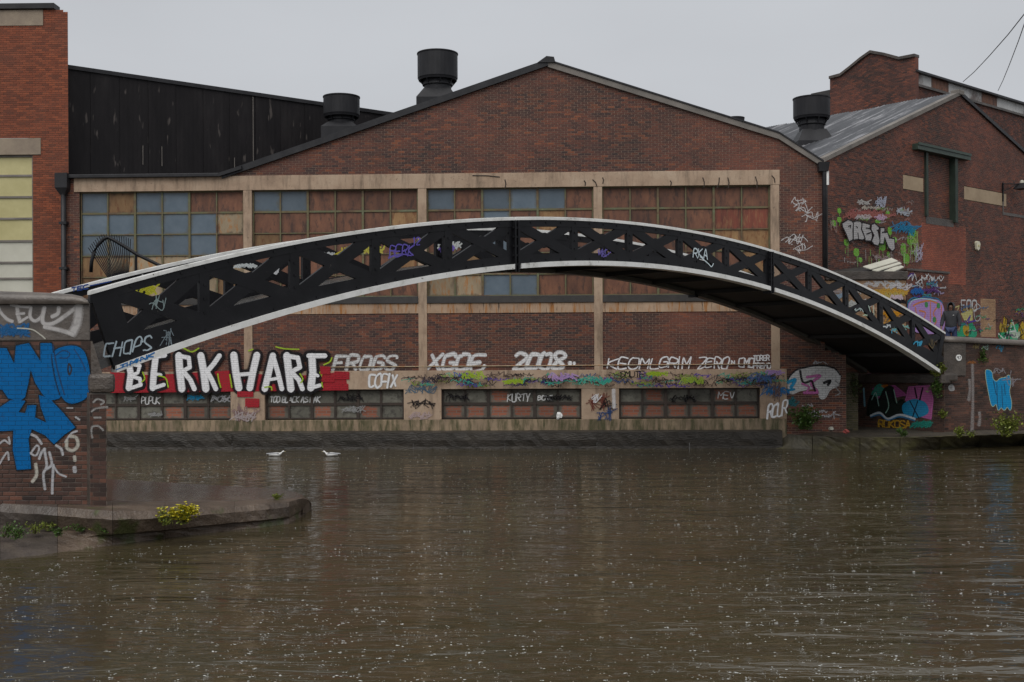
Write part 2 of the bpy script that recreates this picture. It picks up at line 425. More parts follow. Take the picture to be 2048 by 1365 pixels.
def leaf_mat(name, a, b):
    m, t, p = mat(name)
    g = N(t, 'NewGeometry')
    t.links.new(ramp(t, g.outputs['Random Per Island'], [(0, a), (1, b)]), p.inputs['Base Color'])
    p.inputs['Roughness'].default_value = .45
    return m
M['leaf'] = leaf_mat('green_leaves', (.03, .07, .012), (.09, .16, .03))
M['leaf_lt'] = leaf_mat('yellow_green_leaves', (.11, .15, .02), (.24, .27, .05))
M['leaf_ye'] = leaf_mat('yellow_flowers', (.42, .36, .02), (.62, .55, .04))
M['leaf_dk'] = leaf_mat('dark_leaves', (.02, .035, .01), (.05, .075, .02))
M['stem'] = mottled('brown_stems', [(.3, (.05, .04, .02)), (.7, (.09, .07, .035))], 5, 3, .7, 0)

_paint = {}
def paint_mat(col, mortar=.55, wear=.35):
    key = (col, mortar, wear)
    if key in _paint: return _paint[key]
    m, t, p = mat('spray_paint')
    a = N(t, 'Attribute'); a.attribute_name = 'cover'
    tc = N(t, 'TexCoord'); sx = N(t, 'SeparateXYZ'); t.links.new(tc.outputs['Object'], sx.inputs[0])
    cb = N(t, 'CombineXYZ'); t.links.new(sx.outputs[0], cb.inputs[0]); t.links.new(sx.outputs[2], cb.inputs[1])
    al = a.outputs['Fac']
    if mortar > 0:
        br = N(t, 'TexBrick'); t.links.new(cb.outputs[0], br.inputs['Vector'])
        br.inputs['Scale'].default_value = 1; br.inputs['Brick Width'].default_value = .225; br.inputs['Row Height'].default_value = .075
        br.inputs['Mortar Size'].default_value = .008; br.inputs['Mortar Smooth'].default_value = .3; br.offset = .5; br.squash = 1
        al = mth(t, 'MULTIPLY', al, mth(t, 'SUBTRACT', 1, mth(t, 'MULTIPLY', br.outputs['Fac'], mortar)))
    nz = noise(t, tc.outputs['Object'], 7, 6, .7)
    k = ramp(t, nz, [(.3, (1 - wear,) * 3), (.5, (1, 1, 1))])
    al = mth(t, 'MULTIPLY', al, k, True)
    t.links.new(mixc(t, mth(t, 'MULTIPLY', noise(t, tc.outputs['Object'], 2.5, 4), .35), col, tuple(c * .6 for c in col)), p.inputs['Base Color'])
    p.inputs['Roughness'].default_value = .7; p.inputs['Specular IOR Level'].default_value = .15
    tr = N(t, 'BsdfTransparent'); ms = N(t, 'MixShader')
    t.links.new(al, ms.inputs[0]); t.links.new(tr.outputs[0], ms.inputs[1]); t.links.new(p.outputs[0], ms.inputs[2])
    t.links.new(ms.outputs[0], t.nodes['Material Output'].inputs['Surface'])
    _paint[key] = m
    return m

WHITE, BLACK, RED = (.78, .78, .8), (.012, .011, .013), (.34, .02, .03)
BLUE, LIME, GREEN, TEAL = (.0, .115, .34), (.32, .46, .03), (.06, .38, .06), (.05, .36, .27)
PURPLE, PINK, ORANGE, SKY_B, LILAC = (.09, .05, .30), (.50, .14, .36), (.52, .17, .02), (.02, .30, .55), (.42, .27, .55)
SILVER, YEL, NAVY, GREY = (.48, .48, .48), (.55, .45, .04), (.02, .06, .18), (.30, .30, .30)

# ------------------------------------------------------------------ bricks
BW, BH = .225, .075
def scan(poly, z):
    xs = []
    for i in range(len(poly)):
        (x0, z0), (x1, z1) = poly[i], poly[(i + 1) % len(poly)]
        if (z0 <= z < z1) or (z1 <= z < z0): xs.append(x0 + (z - z0) / (z1 - z0) * (x1 - x0))
    xs.sort()
    return [(xs[i], xs[i + 1]) for i in range(0, len(xs) - 1, 2)]

def cut(iv, a, b):
    out = []
    for p, q in iv:
        if b <= p or a >= q: out.append((p, q)); continue
        if a > p: out.append((p, a))
        if b < q: out.append((b, q))
    return out

def lay(poly, holes):
    zs = [z for _, z in poly]; rows = []
    for r in range(math.floor(min(zs) / BH), math.ceil(max(zs) / BH)):
        zc = (r + .5) * BH
        iv = scan(poly, zc)
        for hx0, hx1, hz0, hz1 in holes:
            if hz0 < zc < hz1: iv = cut(iv, hx0, hx1)
        if iv: rows.append((r, iv))
    return rows

_bm = {}
def unit_brick(m):
    if m.name in _bm: return _bm[m.name]
    g, h, c = .006, BH / 2 - .006, .004
    x, z = BW / 2 - g, h
    vs = [(-x, 0, -z), (x, 0, -z), (x, 0, z), (-x, 0, z), (-x, -.006, -z), (x, -.006, -z), (x, -.006, z), (-x, -.006, z),
          (-x + c, -.0085, -z + c), (x - c, -.0085, -z + c), (x - c, -.0085, z - c), (-x + c, -.0085, z - c)]
    fs = []
    for b in (0, 4):
        for i in range(4):
            j = (i + 1) % 4
            fs.append((b + i, b + j, b + 4 + j, b + 4 + i))
    fs.append((8, 9, 10, 11))
    me = bpy.data.meshes.new('brick'); me.from_pydata(vs, [], fs); me.materials.append(m); me.update()
    _bm[m.name] = me
    return me

def brick_wall(parent, poly, holes, bmat, mmat, y=0.0, singles=None, nsing=300, rnd=None, name='wall'):
    """mortar wall with every brick laid proud of it; nsing whole bricks nearest to `singles` are objects of their own"""
    rnd = rnd or random.Random(3)
    rows = lay(poly, holes)
    mv, mf, B = [], [], []
    for r, iv in rows:
        off = BW / 2 if r % 2 == 0 else 0
        for a, b in iv:
            n = len(mv)
            mv += [(a, y, r * BH), (b, y, r * BH), (b, y, r * BH + BH), (a, y, r * BH + BH)]
            mf.append((n, n + 1, n + 2, n + 3))
            k = math.floor((a + off) / BW)
            while k * BW - off < b:
                x0, x1 = max(a, k * BW - off), min(b, (k + 1) * BW - off)
                if x1 - x0 > .04: B.append((x0 + .006, x1 - .006, r * BH + .006, r * BH + BH - .006, (x1 - x0) > BW - .002))
                k += 1
    wl = pyd(name, mv, mf, mmat, parent)
    single = set()
    if singles is not None:
        full = [i for i, b in enumerate(B) if b[4]]
        full.sort(key=lambda i: ((B[i][0] - singles[0]) / 2.2) ** 2 + (B[i][2] - singles[1]) ** 2)
        for i in full[:nsing]:
            b = B[i]; single.add(i)
            o = bpy.data.objects.new('brick', unit_brick(bmat)); COL.objects.link(o); o.parent = parent
            o.location = ((b[0] + b[1]) / 2, y - rnd.random() * .002, (b[2] + b[3]) / 2)
            o.rotation_euler = (0, rnd.uniform(-.008, .008), 0)
    vs, fs = [], []
    for i, (x0, x1, z0, z1, _) in enumerate(B):
        if i in single: continue
        n = len(vs); f = y - .006 - rnd.random() * .003; j = rnd.uniform(-.002, .002)
        vs += [(x0, y, z0), (x1, y, z0), (x1, y, z1), (x0, y, z1), (x0, f, z0 + j), (x1, f, z0 - j), (x1, f, z1 - j), (x0, f, z1 + j)]
        fs += [(n, n + 1, n + 5, n + 4), (n + 1, n + 2, n + 6, n + 5), (n + 2, n + 3, n + 7, n + 6), (n + 3, n, n + 4, n + 7), (n + 4, n + 5, n + 6, n + 7)]
    if vs: pyd('brickwork', vs, fs, bmat, parent, kind='stuff')
    return wl

# ------------------------------------------------------------------ spray paint
GL = {'A': '00 26 40|12 32', 'B': '00 06 36 45 44 33 03|33 42 41 30 00', 'C': '46 26 05 01 20 40', 'D': '00 06 26 44 42 20 00', 'E': '46 06 00 40|03 33',
      'F': '46 06 00|03 33', 'G': '45 36 16 05 01 10 30 41 43 23', 'H': '06 00|46 40|03 43', 'I': '26 20', 'J': '46 41 30 10 01', 'K': '06 00|46 03 40', 'L': '06 00 40',
      'M': '00 06 23 46 40', 'N': '00 06 40 46', 'O': '16 05 01 10 30 41 45 36 16', 'P': '00 06 36 45 44 33 03', 'Q': '16 05 01 10 30 41 45 36 16|22 40', 'R': '00 06 36 45 44 33 03|23 40',
      'S': '45 36 16 05 04 42 41 30 10 01', 'T': '06 46|26 20', 'U': '06 01 10 30 41 46', 'V': '06 20 46', 'W': '06 10 24 30 46', 'X': '06 40|46 00', 'Y': '06 23 46|23 20', 'Z': '06 46 00 40',
      '0': '16 05 01 10 30 41 45 36 16', '1': '15 26 20', '2': '05 16 36 45 44 00 40', '7': '06 46 10', '8': '23 05 16 36 45 23 01 10 30 41 23', '9': '40 45 36 16 05 04 13 33 44', '6': '36 05 01 10 30 41 42 33 13 02', '.': '20 21', '-': '03 43', '!': '26 22|20 21', ',': '21 10'}
ROUND = set('BCDGJOPQRSU02896')

def catmull(P, n=5):
    if len(P) < 3: return P
    out = []
    closed = (Vector(P[0]) - Vector(P[-1])).length < 1e-6
    for i in range(len(P) - 1):
        p1, p2 = P[i], P[i + 1]
        p0 = P[i - 1] if i > 0 else (P[-2] if closed else p1)
        p3 = P[i + 2] if i + 2 < len(P) else (P[1] if closed else p2)
        for k in range(n):
            t = k / n
            out.append(tuple(.5 * (2 * p1[a] + (p2[a] - p0[a]) * t + (2 * p0[a] - 5 * p1[a] + 4 * p2[a] - p3[a]) * t * t + (3 * p1[a] - p0[a] - 3 * p2[a] + p3[a]) * t ** 3) for a in (0, 1)))
    out.append(tuple(P[-1]))
    return out

class Paint:
    """flat spray paint on one wall plane; points come in photo pixels"""
    def __init__(s, fr, d0=.013, mortar=.55, wear=.35, y=0.0):
        s.fr, s.d, s.mortar, s.wear, s.y = fr, d0, mortar, wear, y
        s.v, s.f, s.a, s.mi, s.mats = [], [], [], [], []
    def mat(s, col, wear=None):
        m = paint_mat(col, s.mortar, s.wear if wear is None else wear)
        if m not in s.mats: s.mats.append(m)
        return s.mats.index(m)
    def P(s, p): return s.fr.px(p[0], p[1], s.y)
    def scale(s, p):
        a, b = s.P(p), s.P((p[0], p[1] + 10)); return abs(a[1] - b[1]) / 10
    def stroke(s, pts, col, wpx, smooth=True, feather=.35, cover=1.0, wear=None):
        pts = [tuple(p) for p in pts]
        k = s.scale(pts[0])
        wpx = list(wpx) if isinstance(wpx, (list, tuple)) else [wpx] * len(pts)
        if smooth and len(pts) > 2:
            n0 = len(pts); q = catmull(pts, 5)
            ws = list(np.interp(np.linspace(0, n0 - 1, len(q)), range(n0), wpx)); pts, wpx = q, ws
        L = [s.P(p) for p in pts]
        runs, cur = [], [0]
        for i in range(1, len(L) - 1):
            a = Vector(L[i]) - Vector(L[i - 1]); b = Vector(L[i + 1]) - Vector(L[i])
            cur.append(i)
            if a.length > 1e-6 and b.length > 1e-6 and a.angle(b) > R(62):
                runs.append(cur); cur = [i]
        cur.append(len(L) - 1); runs.append(cur)
        for run in runs:
            A = [Vector(L[i]) for i in run]; W = [wpx[i] * k / 2 for i in run]
            B, V = [A[0]], [W[0]]
            for p, q in zip(A[1:], W[1:]):
                if (p - B[-1]).length > 1e-4: B.append(p); V.append(q)
            if len(B) < 2: continue
            t0, t1 = (B[0] - B[1]).normalized(), (B[-1] - B[-2]).normalized()
            pre = [(B[0] + t0 * V[0] * c, V[0] * q) for c, q in ((.98, .15), (.75, .62), (.4, .9))]
            post = [(B[-1] + t1 * V[-1] * c, V[-1] * q) for c, q in ((.4, .9), (.75, .62), (.98, .15))]
            X = [p for p, _ in pre] + B + [p for p, _ in post]; H = [q for _, q in pre] + V + [q for _, q in post]
            fe = max(V) * feather; n = len(s.v); mi = s.mat(col, wear)
            for i, (p, h) in enumerate(zip(X, H)):
                t = (X[min(i + 1, len(X) - 1)] - X[max(i - 1, 0)]).normalized(); nn = Vector((-t.y, t.x))
                d = s.y - s.d - i * 4e-6
                for o, al in ((-h - fe, 0), (-h * .8, 1), (h * .8, 1), (h + fe, 0)):
                    q = p + nn * o; s.v.append((q.x, d, q.y)); s.a.append(al * cover)
            for i in range(len(X) - 1):
                for j in range(3):
                    s.f.append((n + i * 4 + j, n + i * 4 + j + 1, n + i * 4 + 5 + j, n + i * 4 + 4 + j)); s.mi.append(mi)
            s.d += .00018
        return s
    def fill(s, pts, col, cover=1.0, smooth=False, edge=3, wear=None):
        if smooth:
            pts = catmull(list(pts) + [pts[0]], 4)[:-1]
        L = [s.P(p) for p in pts]; n = len(s.v); mi = s.mat(col, wear)
        s.v += [(x, s.y - s.d, z) for x, z in L]; s.a += [cover] * len(L)
        for tri in tessellate_polygon([[Vector((x, z, 0)) for x, z in L]]):
            s.f.append(tuple(n + i for i in tri)); s.mi.append(mi)
        s.d += .00018
        if edge: s.stroke(list(pts) + [pts[0]], col, edge, False, .6, cover, wear)
        return s
    def text(s, txt, x, y, h, wd, col, sw, gap=.35, slope=0.0, slant=0.0, jit=0.0, under=None, rnd=None, feather=.55, wear=None):
        """letters with lower left corner at pixel (x, y)"""
        rnd = rnd or random.Random(len(txt) * 7 + int(x))
        layers = ([(under[0], under[1])] if under else []) + [(col, sw)]
        pos, cx = [], x
        for ch in txt:
            if ch == ' ': cx += wd * .7; continue
            j = [(rnd.uniform(-jit, jit), rnd.uniform(-jit, jit)) for _ in range(40)]
            pos.append((ch, cx, j)); cx += wd * (1 + gap) * (.45 if ch in 'I1.!,' else 1)
        for c, ww in layers:
            for ch, gx, j in pos:
                n = 0
                for st in GL[ch.upper()].split('|'):
                    pts = []
                    for q in st.split():
                        u, v = int(q[0]) / 4, int(q[1]) / 6
                        if ch in 'I1.!,': u = u - .5
                        px = gx + u * wd + v * h * slant + j[n][0] * wd
                        py = y - v * h + (px - x) * slope + j[n][1] * h; n += 1
                        pts.append((px, py))
                    s.stroke(pts, c, [ww * rnd.uniform(.7, 1.2) for _ in pts], ch.upper() in ROUND or jit > .07, feather, wear=wear)
        return s
    def tag(s, x, y, wd, h, col, sw, rnd, cover=.9):
        """an illegible handstyle scrawl inside the box"""
        n = max(4, int(wd / h * 3.2)); pts = []
        for i in range(n):
            pts.append((x + wd * (i + rnd.uniform(-1.15, 1.15)) / (n - 1), y + (rnd.random() * .6 if i % 2 else 1 - rnd.random() * .6) * h))
        s.stroke(pts, col, sw, True, .5, cover)
        for _ in range(rnd.randint(1, 3)):
            a = rnd.random(); s.stroke([(x + wd * a, y + h * rnd.random()), (x + wd * (a + rnd.uniform(-.2, .25)), y + h * rnd.random())], col, sw, False, .5, cover)
        return s
    def build(s, parent, label=None, name='graffiti', kind=None):
        me = bpy.data.meshes.new(name); me.from_pydata(s.v, [], s.f)
        for m in s.mats: me.materials.append(m)
        me.polygons.foreach_set('material_index', s.mi)
        at = me.attributes.new('cover', 'FLOAT', 'POINT'); at.data.foreach_set('value', s.a)
        o = bpy.data.objects.new(name, me); COL.objects.link(o); o.parent = parent
        if label: o['label'] = label
        if kind or (label and ('tag' in label or 'handwritten' in label)): o['kind'] = 'stuff'
        me.update()
        return o

# ------------------------------------------------------------------ windows
def window(parent, x0, x1, z0, z1, cols, rows, y, codes, fmat, bar=.035, label=None, heavy=True):
    mb = MB()
    dx, dz = (x1 - x0) / cols, (z1 - z0) / rows
    for i in range(cols + 1):
        b = bar * (1.7 if heavy and i % 2 == 0 else 1)
        mb.box(max(x0, x0 + i * dx - b / 2), min(x1, x0 + i * dx + b / 2), y - .045 - (.006 if i % 2 else .012), y + .02, z0, z1)
    for j in range(rows + 1):
        b = bar * (1.5 if heavy and j in (0, rows, rows - 1) else .75)
        mb.box(x0 + .002, x1 - .002, y - .035 - (.003 if j % 2 else .0), y + .015, max(z0, z0 + j * dz - b / 2), min(z1, z0 + j * dz + b / 2))
    wn = mb.build('window', fmat, parent, label)
    rr = random.Random(int(x0 * 10) + cols)
    for j in range(rows):
        for i in range(cols):
            c = codes[j][i]
            q = rr.uniform(-.006, .006)
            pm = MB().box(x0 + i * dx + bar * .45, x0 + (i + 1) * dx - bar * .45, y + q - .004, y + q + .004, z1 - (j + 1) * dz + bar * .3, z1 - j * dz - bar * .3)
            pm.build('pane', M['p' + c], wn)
    return wn

# =================================================================== 1. WATER AND LAND
W0 = pyd('water', [(-90, -30, 0), (90, -30, 0), (90, 45, 0), (-90, 45, 0)], [(0, 1, 2, 3)], M['water']); structure(W0)
G0 = pyd('ground', [(-900, 45, .3), (900, 45, .3), (900, 1800, .3), (-900, 1800, .3)], [(0, 1, 2, 3)], M['soil']); structure(G0)

FF = Frame((0, FPX / 60 + .42), R(-2.1))                  # gabled factory front
FL = Frame((0, 39.5), R(-1.0))                             # orange brick building, left
_cw = at_depth(1650, 500, 41.9)
FR = Frame((_cw.x, _cw.y), R(41))                          # workshop gable going back on the right
FAB = Frame((0, 19.45), R(-.6))                            # near abutment

# near quay: stones round the edge of the spit that carries the abutment
stations = [(-130, (1001, .66), (1045, .28), (1100, .15), (1147, -.03)), (0, (1010, .62), (1052, .25), (1087, .14), (1129, -.03)), (115, (1018, .6), (1060, .22), (1080, .13), (1112, -.03)),
            (225, (1026, .58), (1069, .2), (1072, .14), (1095, -.03)), (330, (1025, .5), (1060, .18), (1063, .13), (1080, -.03)), (469, (1015, .42), (1045, .15), (1048, .1), (1064, -.03)),
            (531, (1010, .41), (1040, .14), (1043, .1), (1058, -.03)), (578, (1005, .4), (1034, .13), (1037, .09), (1051, -.03)), (605, (998, .36), (1020, .12), (1023, .08), (1036, -.03)),
            (617, (1001, .24), (1010, .12), (1013, .08), (1027, -.03)), (623, (1008, .13), (1012, .09), (1015, .06), (1021, -.03))]
qt = structure(thing('quay', 'low stone quay spit at the left, brown and wet, with a rounded tip', 'quay'))
del qt['category']
def sect(st): return [at_z(st[0] + i * 0, y, z) for i, (y, z) in enumerate(st[1:])]
def lerp_sect(A, B, t): return [a.lerp(b, t) for a, b in zip(A, B)]
rq = random.Random(5)
back = [(-130, 953), (215, 958), (400, 968), (480, 974), (555, 977), (590, 983), (610, 992), (618, 999), (623, 1006)]
def bkp(q):
    x = float(np.interp(q, range(len(stations)), [s_[0] for s_ in stations]))
    return at_z(x, float(np.interp(x, [b_[0] for b_ in back], [b_[1] for b_ in back])), float(np.interp(q, range(len(stations)), [s_[1][1] for s_ in stations])))
S = [sect(s) for s in stations]
for i in range(len(S) - 1):
    g = .0035 / max(.3, (S[i + 1][0] - S[i][0]).length) if i < 5 else 0.0
    vs, fs = [], []
    n = 7
    for k in range(n):
        sec = lerp_sect(S[i], S[i + 1], g + (1 - 2 * g) * k / (n - 1))
        fine = []
        for a, b in zip(sec[:-1], sec[1:]):
            for q in range(3): fine.append(a.lerp(b, q / 3))
        fine.append(sec[-1])
        inner = sec[0].lerp(bkp(i + (g + (1 - 2 * g) * k / (n - 1))), .3); inner.z = sec[0].z
        top = [inner + Vector((0, 0, -.3)), inner, sec[0].lerp(inner, .12) + Vector((0, 0, .004))]
        for q, p in enumerate(top + fine[1:]):
            j = rq.uniform(-1, 1) * (.018 if 2 < q < len(fine) + 1 and 0 < k < n - 1 else .004)
            vs.append(p + Vector((j * .3, -j, j * .6)))
    m_ = len(vs) // n
    for k in range(n - 1):
        for q in range(m_ - 1):
            fs.append((k * m_ + q, k * m_ + q + 1, (k + 1) * m_ + q + 1, (k + 1) * m_ + q))
    fs.append(tuple(range(m_))); fs.append(tuple((n - 1) * m_ + q for q in reversed(range(m_))))
    o = pyd('coping_stone', vs, fs, M['dstone'] if i < 2 else M['brownstone'], qt)
    bm = bmesh.new(); bm.from_mesh(o.data); bmesh.ops.recalc_face_normals(bm, faces=bm.faces); bm.to_mesh(o.data); bm.free()
vs = []; nq = 40
for k in range(nq + 1):
    q = (len(stations) - 1) * k / nq; i0 = min(int(q), len(stations) - 2); a_ = S[i0][0].lerp(S[i0 + 1][0], q - i0); b_ = bkp(q)
    for e in range(9): vs.append(a_.lerp(b_, .22 + .78 * e / 8) + Vector((0, 0, -.008 + rq.uniform(-.004, .004))))
    vs.append(b_ - Vector((0, 0, .8)))
pyd('quay_surface', vs, [(k * 10 + e, k * 10 + e + 1, k * 10 + 11 + e, k * 10 + 10 + e) for k in range(nq) for e in range(9)], M['path'], qt)

# far quay: ledge under the factory, then the stones in front of the bridge foot
fq = structure(thing('far_quay', 'dark wet ledge along the factory foot, mossy stones to the right', 'quay')); del fq['category']
L0, L1 = FF.px(-60, 870)[0], FF.px(1560, 870)[0]
n = 9
for i in range(n):
    a, b = L0 + (L1 - L0) * i / n, L0 + (L1 - L0) * (i + 1) / n
    mb = MB(); k = 14; vs = []
    prof = [(.05, .60), (-.36, .585), (-.43, .55), (-.44, .3), (-.42, .08), (-.45, -.15)]
    for q in range(k + 1):
        x = a + .002 + (b - a - .004) * q / k
        for yy, zz in prof:
            j = rq.uniform(-.018, .018)
            vs.append(FF.M @ Vector((x, yy + j, zz + j * .4)))
    m_ = len(prof)
    fs = [(q * m_ + r, q * m_ + r + 1, (q + 1) * m_ + r + 1, (q + 1) * m_ + r) for q in range(k) for r in range(m_ - 1)]
    pyd('coping_stone', vs, fs, M['ledge'], fq)
MB().box(L0, L1, -.36, .06, .2, .55).build('core', M['ledge'], fq).matrix_world = FF.M
rs = [(1550, 867, 897), (1625, 872, 899), (1720, 876, 903), (1800, 876, 903), (1880, 874, 898), (1960, 871, 893), (2048, 868, 889), (2150, 864, 883)]
for i in range(len(rs) - 1):
    vs = []; k = 8
    for q in range(k + 1):
        t = .008 + .984 * q / k
        x = rs[i][0] + (rs[i + 1][0] - rs[i][0]) * t; ya = rs[i][1] + (rs[i + 1][1] - rs[i][1]) * t; yd = rs[i][2] + (rs[i + 1][2] - rs[i][2]) * t
        A = at_z(x, ya, .44); D = at_z(x, yd, 0.0)
        for p in (A + Vector((0, .6, -.02)), A, A.lerp(D, .12), A.lerp(D, .4), A.lerp(D, .7), D, D + Vector((0, 0, -.2))):
            j = rq.uniform(-.02, .02) if 0 < q < k else 0
            vs.append(p + Vector((0, j, j * .5)))
    fs = [(q * 7 + r, q * 7 + r + 1, (q + 1) * 7 + r + 1, (q + 1) * 7 + r) for q in range(k) for r in range(6)] + [tuple(range(7)), tuple(reversed(range(k * 7, k * 7 + 7)))]
    pyd('coping_stone', vs, fs, M['moss'], fq)
A = [at_z(x, a, .44) + Vector((0, .5, 0)) for x, a, _ in rs]
vs = []
for ip, p in enumerate(A):
    for e in range(7): vs.append((p.x + rq.uniform(-.03, .03), p.y + (.4 * e if e < 6 else 8), .425 + (.075 if ip < 2 else .02) * min(e, 5) + (rq.uniform(-.03, .03) if e else 0)))
pyd('quay_surface', vs, [(i * 7 + e, i * 7 + e + 1, i * 7 + 8 + e, i * 7 + 7 + e) for i in range(len(A) - 1) for e in range(6)], M['soil'], fq)

# =================================================================== 2. GABLED FACTORY
fac = thing('brick_factory', 'long dark red brick factory with a low gable, concrete beams and rusty grid windows', 'factory', FF.M)
def fx(px, py=600): return FF.px(px, py)[0]
def fz(py, px=1024): return FF.px(px, py)[1]
XL, XR = fx(124), fx(1649)
zg = FF.px(300, 353)[1]
apex = FF.px(1096, 126)
k0 = FF.px(445, 353); k1 = FF.px(1557, 270); k2 = FF.px(1646, 327)
poly = [(XL, .3), (fx(1692, 780), .3), (fx(1692, 780), fz(712, 1690)), (XR, fz(700, 1650)), (XR, k2[1]), (k1[0], k1[1]), apex, (k0[0], zg), (XL, zg)]
bt, bb = fz(352, 520), fz(381, 520)          # upper beam
lt, lb = fz(741), fz(778)                     # lower beam
wt, wb = bb, fz(592)
sb, rb = fz(606), fz(626)
bwt, bwb = lb, fz(838)
colc = [fx(496.5), fx(845.5), fx(1196.5), fx(1550.5)]
cw = .145
bays = [(fx(160), colc[0] - cw), (colc[0] + cw, colc[1] - cw), (colc[1] + cw, colc[2] - cw), (colc[2] + cw, colc[3] - cw)]
bbays = [(fx(182, 810), fx(462, 810)), (fx(530, 810), fx(808, 810)), (fx(883, 810), fx(1163, 810)), (fx(1238, 810), fx(1520, 810))]
xbl, xbr = fx(150), fx(1560)
holes = [(xbl + .03, xbr - .03, bb, bt - .05), (fx(140) + .03, fx(1573, 760) - .03, .3, lt - .05)] + [(a, b, rb + .05, bb) for a, b in bays] + [(c - cw + .02, c + cw - .02, lt, bb) for c in colc]
brick_wall(fac, poly, holes, M['brick'], M['mortar'], singles=(fx(1020), fz(680)), nsing=300)
# backs and ends so the building is solid
DEP = 16
MB().prism([(XL, .3), (XR - .02, .3), (XR - .02, k2[1] - .05), (k1[0], k1[1] - .05), (apex[0], apex[1] - .05), (k0[0], zg - .05), (XL, zg - .05)], .42, .5).build('inner_wall', M['slate'], fac)
MB().box(XR - .25, XR - .002, .01, 5.0, .3, k2[1] - .05).build('side_wall', M['brick'], fac)
MB().box(XL, XL + .25, .01, DEP, .3, zg).build('side_wall', M['mortar_dk'], fac)
# concrete frame
mb = MB().box(xbl, xbr, -.05, .4, bb, bt); mb.build('concrete_beam', M['concrete'], fac, bevel=.008)
for c in colc:
    MB().box(c - cw, c + cw, -.042, .38, lt + .002, bb - .002).build('concrete_column', M['concrete'], fac, bevel=.006)
MB().box(fx(140, 760), fx(1573, 760), -.055, .38, lb, lt).build('concrete_beam', M['concrete'], fac, 'lower concrete beam covered in scribbled tags', bevel=.008)
piers = [(fx(135, 810), bbays[0][0]), (bbays[0][1], bbays[1][0]), (bbays[1][1], bbays[2][0]), (bbays[2][1], bbays[3][0]), (bbays[3][1], fx(1573, 810))]
for a, b in piers:
    MB().box(a, b, -.05, .38, bwb - .02, lb - .002).build('concrete_pier', M['concrete'], fac, bevel=.006)
MB().prism([(fx(135, 850), .3), (fx(1573, 850), .3), (fx(1573, 850), bwb - .022), (fx(135, 850), bwb - .022)], -.06, .38).build('plinth', M['plinth'], fac, bevel=.01)
for a, b in bays:
    MB().box(a + .002, b - .002, -.07, .3, sb + .002, wb).build('sill', M['slate'], fac, bevel=.006)
    MB().box(a + .002, b - .002, -.03, .3, rb, sb).build('stained_band', M['rustc'], fac)
codes = [['bobbrr', 'bbbbbt', 'bbbbbr', 'ottttt', 'otttto'], ['bbrrrr', 'rrrrro', 'orrrrr', 'rrrrro', 'rrrrrr'],
         ['brbbbr', 'rrbror', 'rrbrrr', 'totrrr', 'ttbbrr'], ['rrrrrr', 'rrrrRR', 'rrrroo', 'rrrrro', 'rrrrrr']]
wl = ['grid window with mostly blue grey panes', 'grid window with brown rusted panes and two blue ones', 'grid window with mixed blue and brown panes', 'grid window with brown rusted panes only']
for (a, b), cd, lab in zip(bays, codes, wl):
    window(fac, a + .01, b - .01, wb + .004, wt - .004, 6, 5, .13, cd, M['frame'], .043, lab)
bcodes = [['gggggg', 'kggkkk'], ['gggggg', 'kgkgkg'], ['ggkggg', 'kkkkkk'], ['gkggkg', 'kkkkkk']]
for (a, b), cd in zip(bbays, bcodes):
    window(fac, a + .01, b - .01, bwb + .004, bwt - .004, 6, 2, .16, cd, M['bframe'], .06)
    MB().box(a, b, .17, .3, bwb, bwt).build('window_backing', M['slate'], fac)
# roof: sheets behind the verges
def slope_roof(p, q, y0, y1, th, name, m, label=None, k=1):
    mb = MB()
    mb.hull([(p[0], y0, p[1]), (q[0], y0, q[1]), (q[0], y0, q[1] + th), (p[0], y0, p[1] + th)], [(p[0], y1, p[1]), (q[0], y1, q[1]), (q[0], y1, q[1] + th), (p[0], y1, p[1] + th)])
    return mb.build(name, m, fac, label)
slope_roof(k0, apex, .06, DEP, .1, 'roof', M['lead'], 'dark left slope of the factory roof')
slope_roof(apex, k1, .06, DEP, .1, 'roof', M['corr'], 'grey right slope of the factory roof')
slope_roof(k1, k2, .06, 5.0, .1, 'roof', M['corr'], 'short steep slope at the right eave')
slope_roof((XL, zg), k0, .06, 3, .06, 'roof', M['lead'], 'flat dark roof strip behind the gutter')
def verge(pts, y0, y1, lo, hi, m, name='verge', label=None):
    mb = MB()
    for p, q in zip(pts[:-1], pts[1:]):
        mb.hull([(p[0], y0, p[1] + lo), (p[0], y1, p[1] + lo), (p[0], y1, p[1] + hi), (p[0], y0, p[1] + hi)], [(q[0], y0, q[1] + lo), (q[0], y1, q[1] + lo), (q[0], y1, q[1] + hi), (q[0], y0, q[1] + hi)])
    return mb.build(name, m, fac, label)
verge([(k0[0], zg), apex], -.12, .25, -.12, .10, M['lead'], label='black verge capping up the left slope')
verge([apex, k1, k2], -.10, .25, -.16, .03, M['verge'], label='weathered grey verge down the right slope')
verge([(apex[0] + .02, apex[1] + .03), (k1[0], k1[1] + .03), (k2[0], k2[1] + .03)], -.13, .3, .003, .055, M['lead'], 'verge_sheet')
MB().hull([(apex[0] - .35, -.16, apex[1] - .02), (apex[0] + .25, -.16, apex[1] - .02), (apex[0] + .2, -.16, apex[1] + .16), (apex[0] - .05, -.16, apex[1] + .19)],
          [(apex[0] - .35, .3, apex[1] - .02), (apex[0] + .25, .3, apex[1] - .02), (apex[0] + .2, .3, apex[1] + .16), (apex[0] - .05, .3, apex[1] + .19)]).build('ridge_cap', M['lead'], fac)
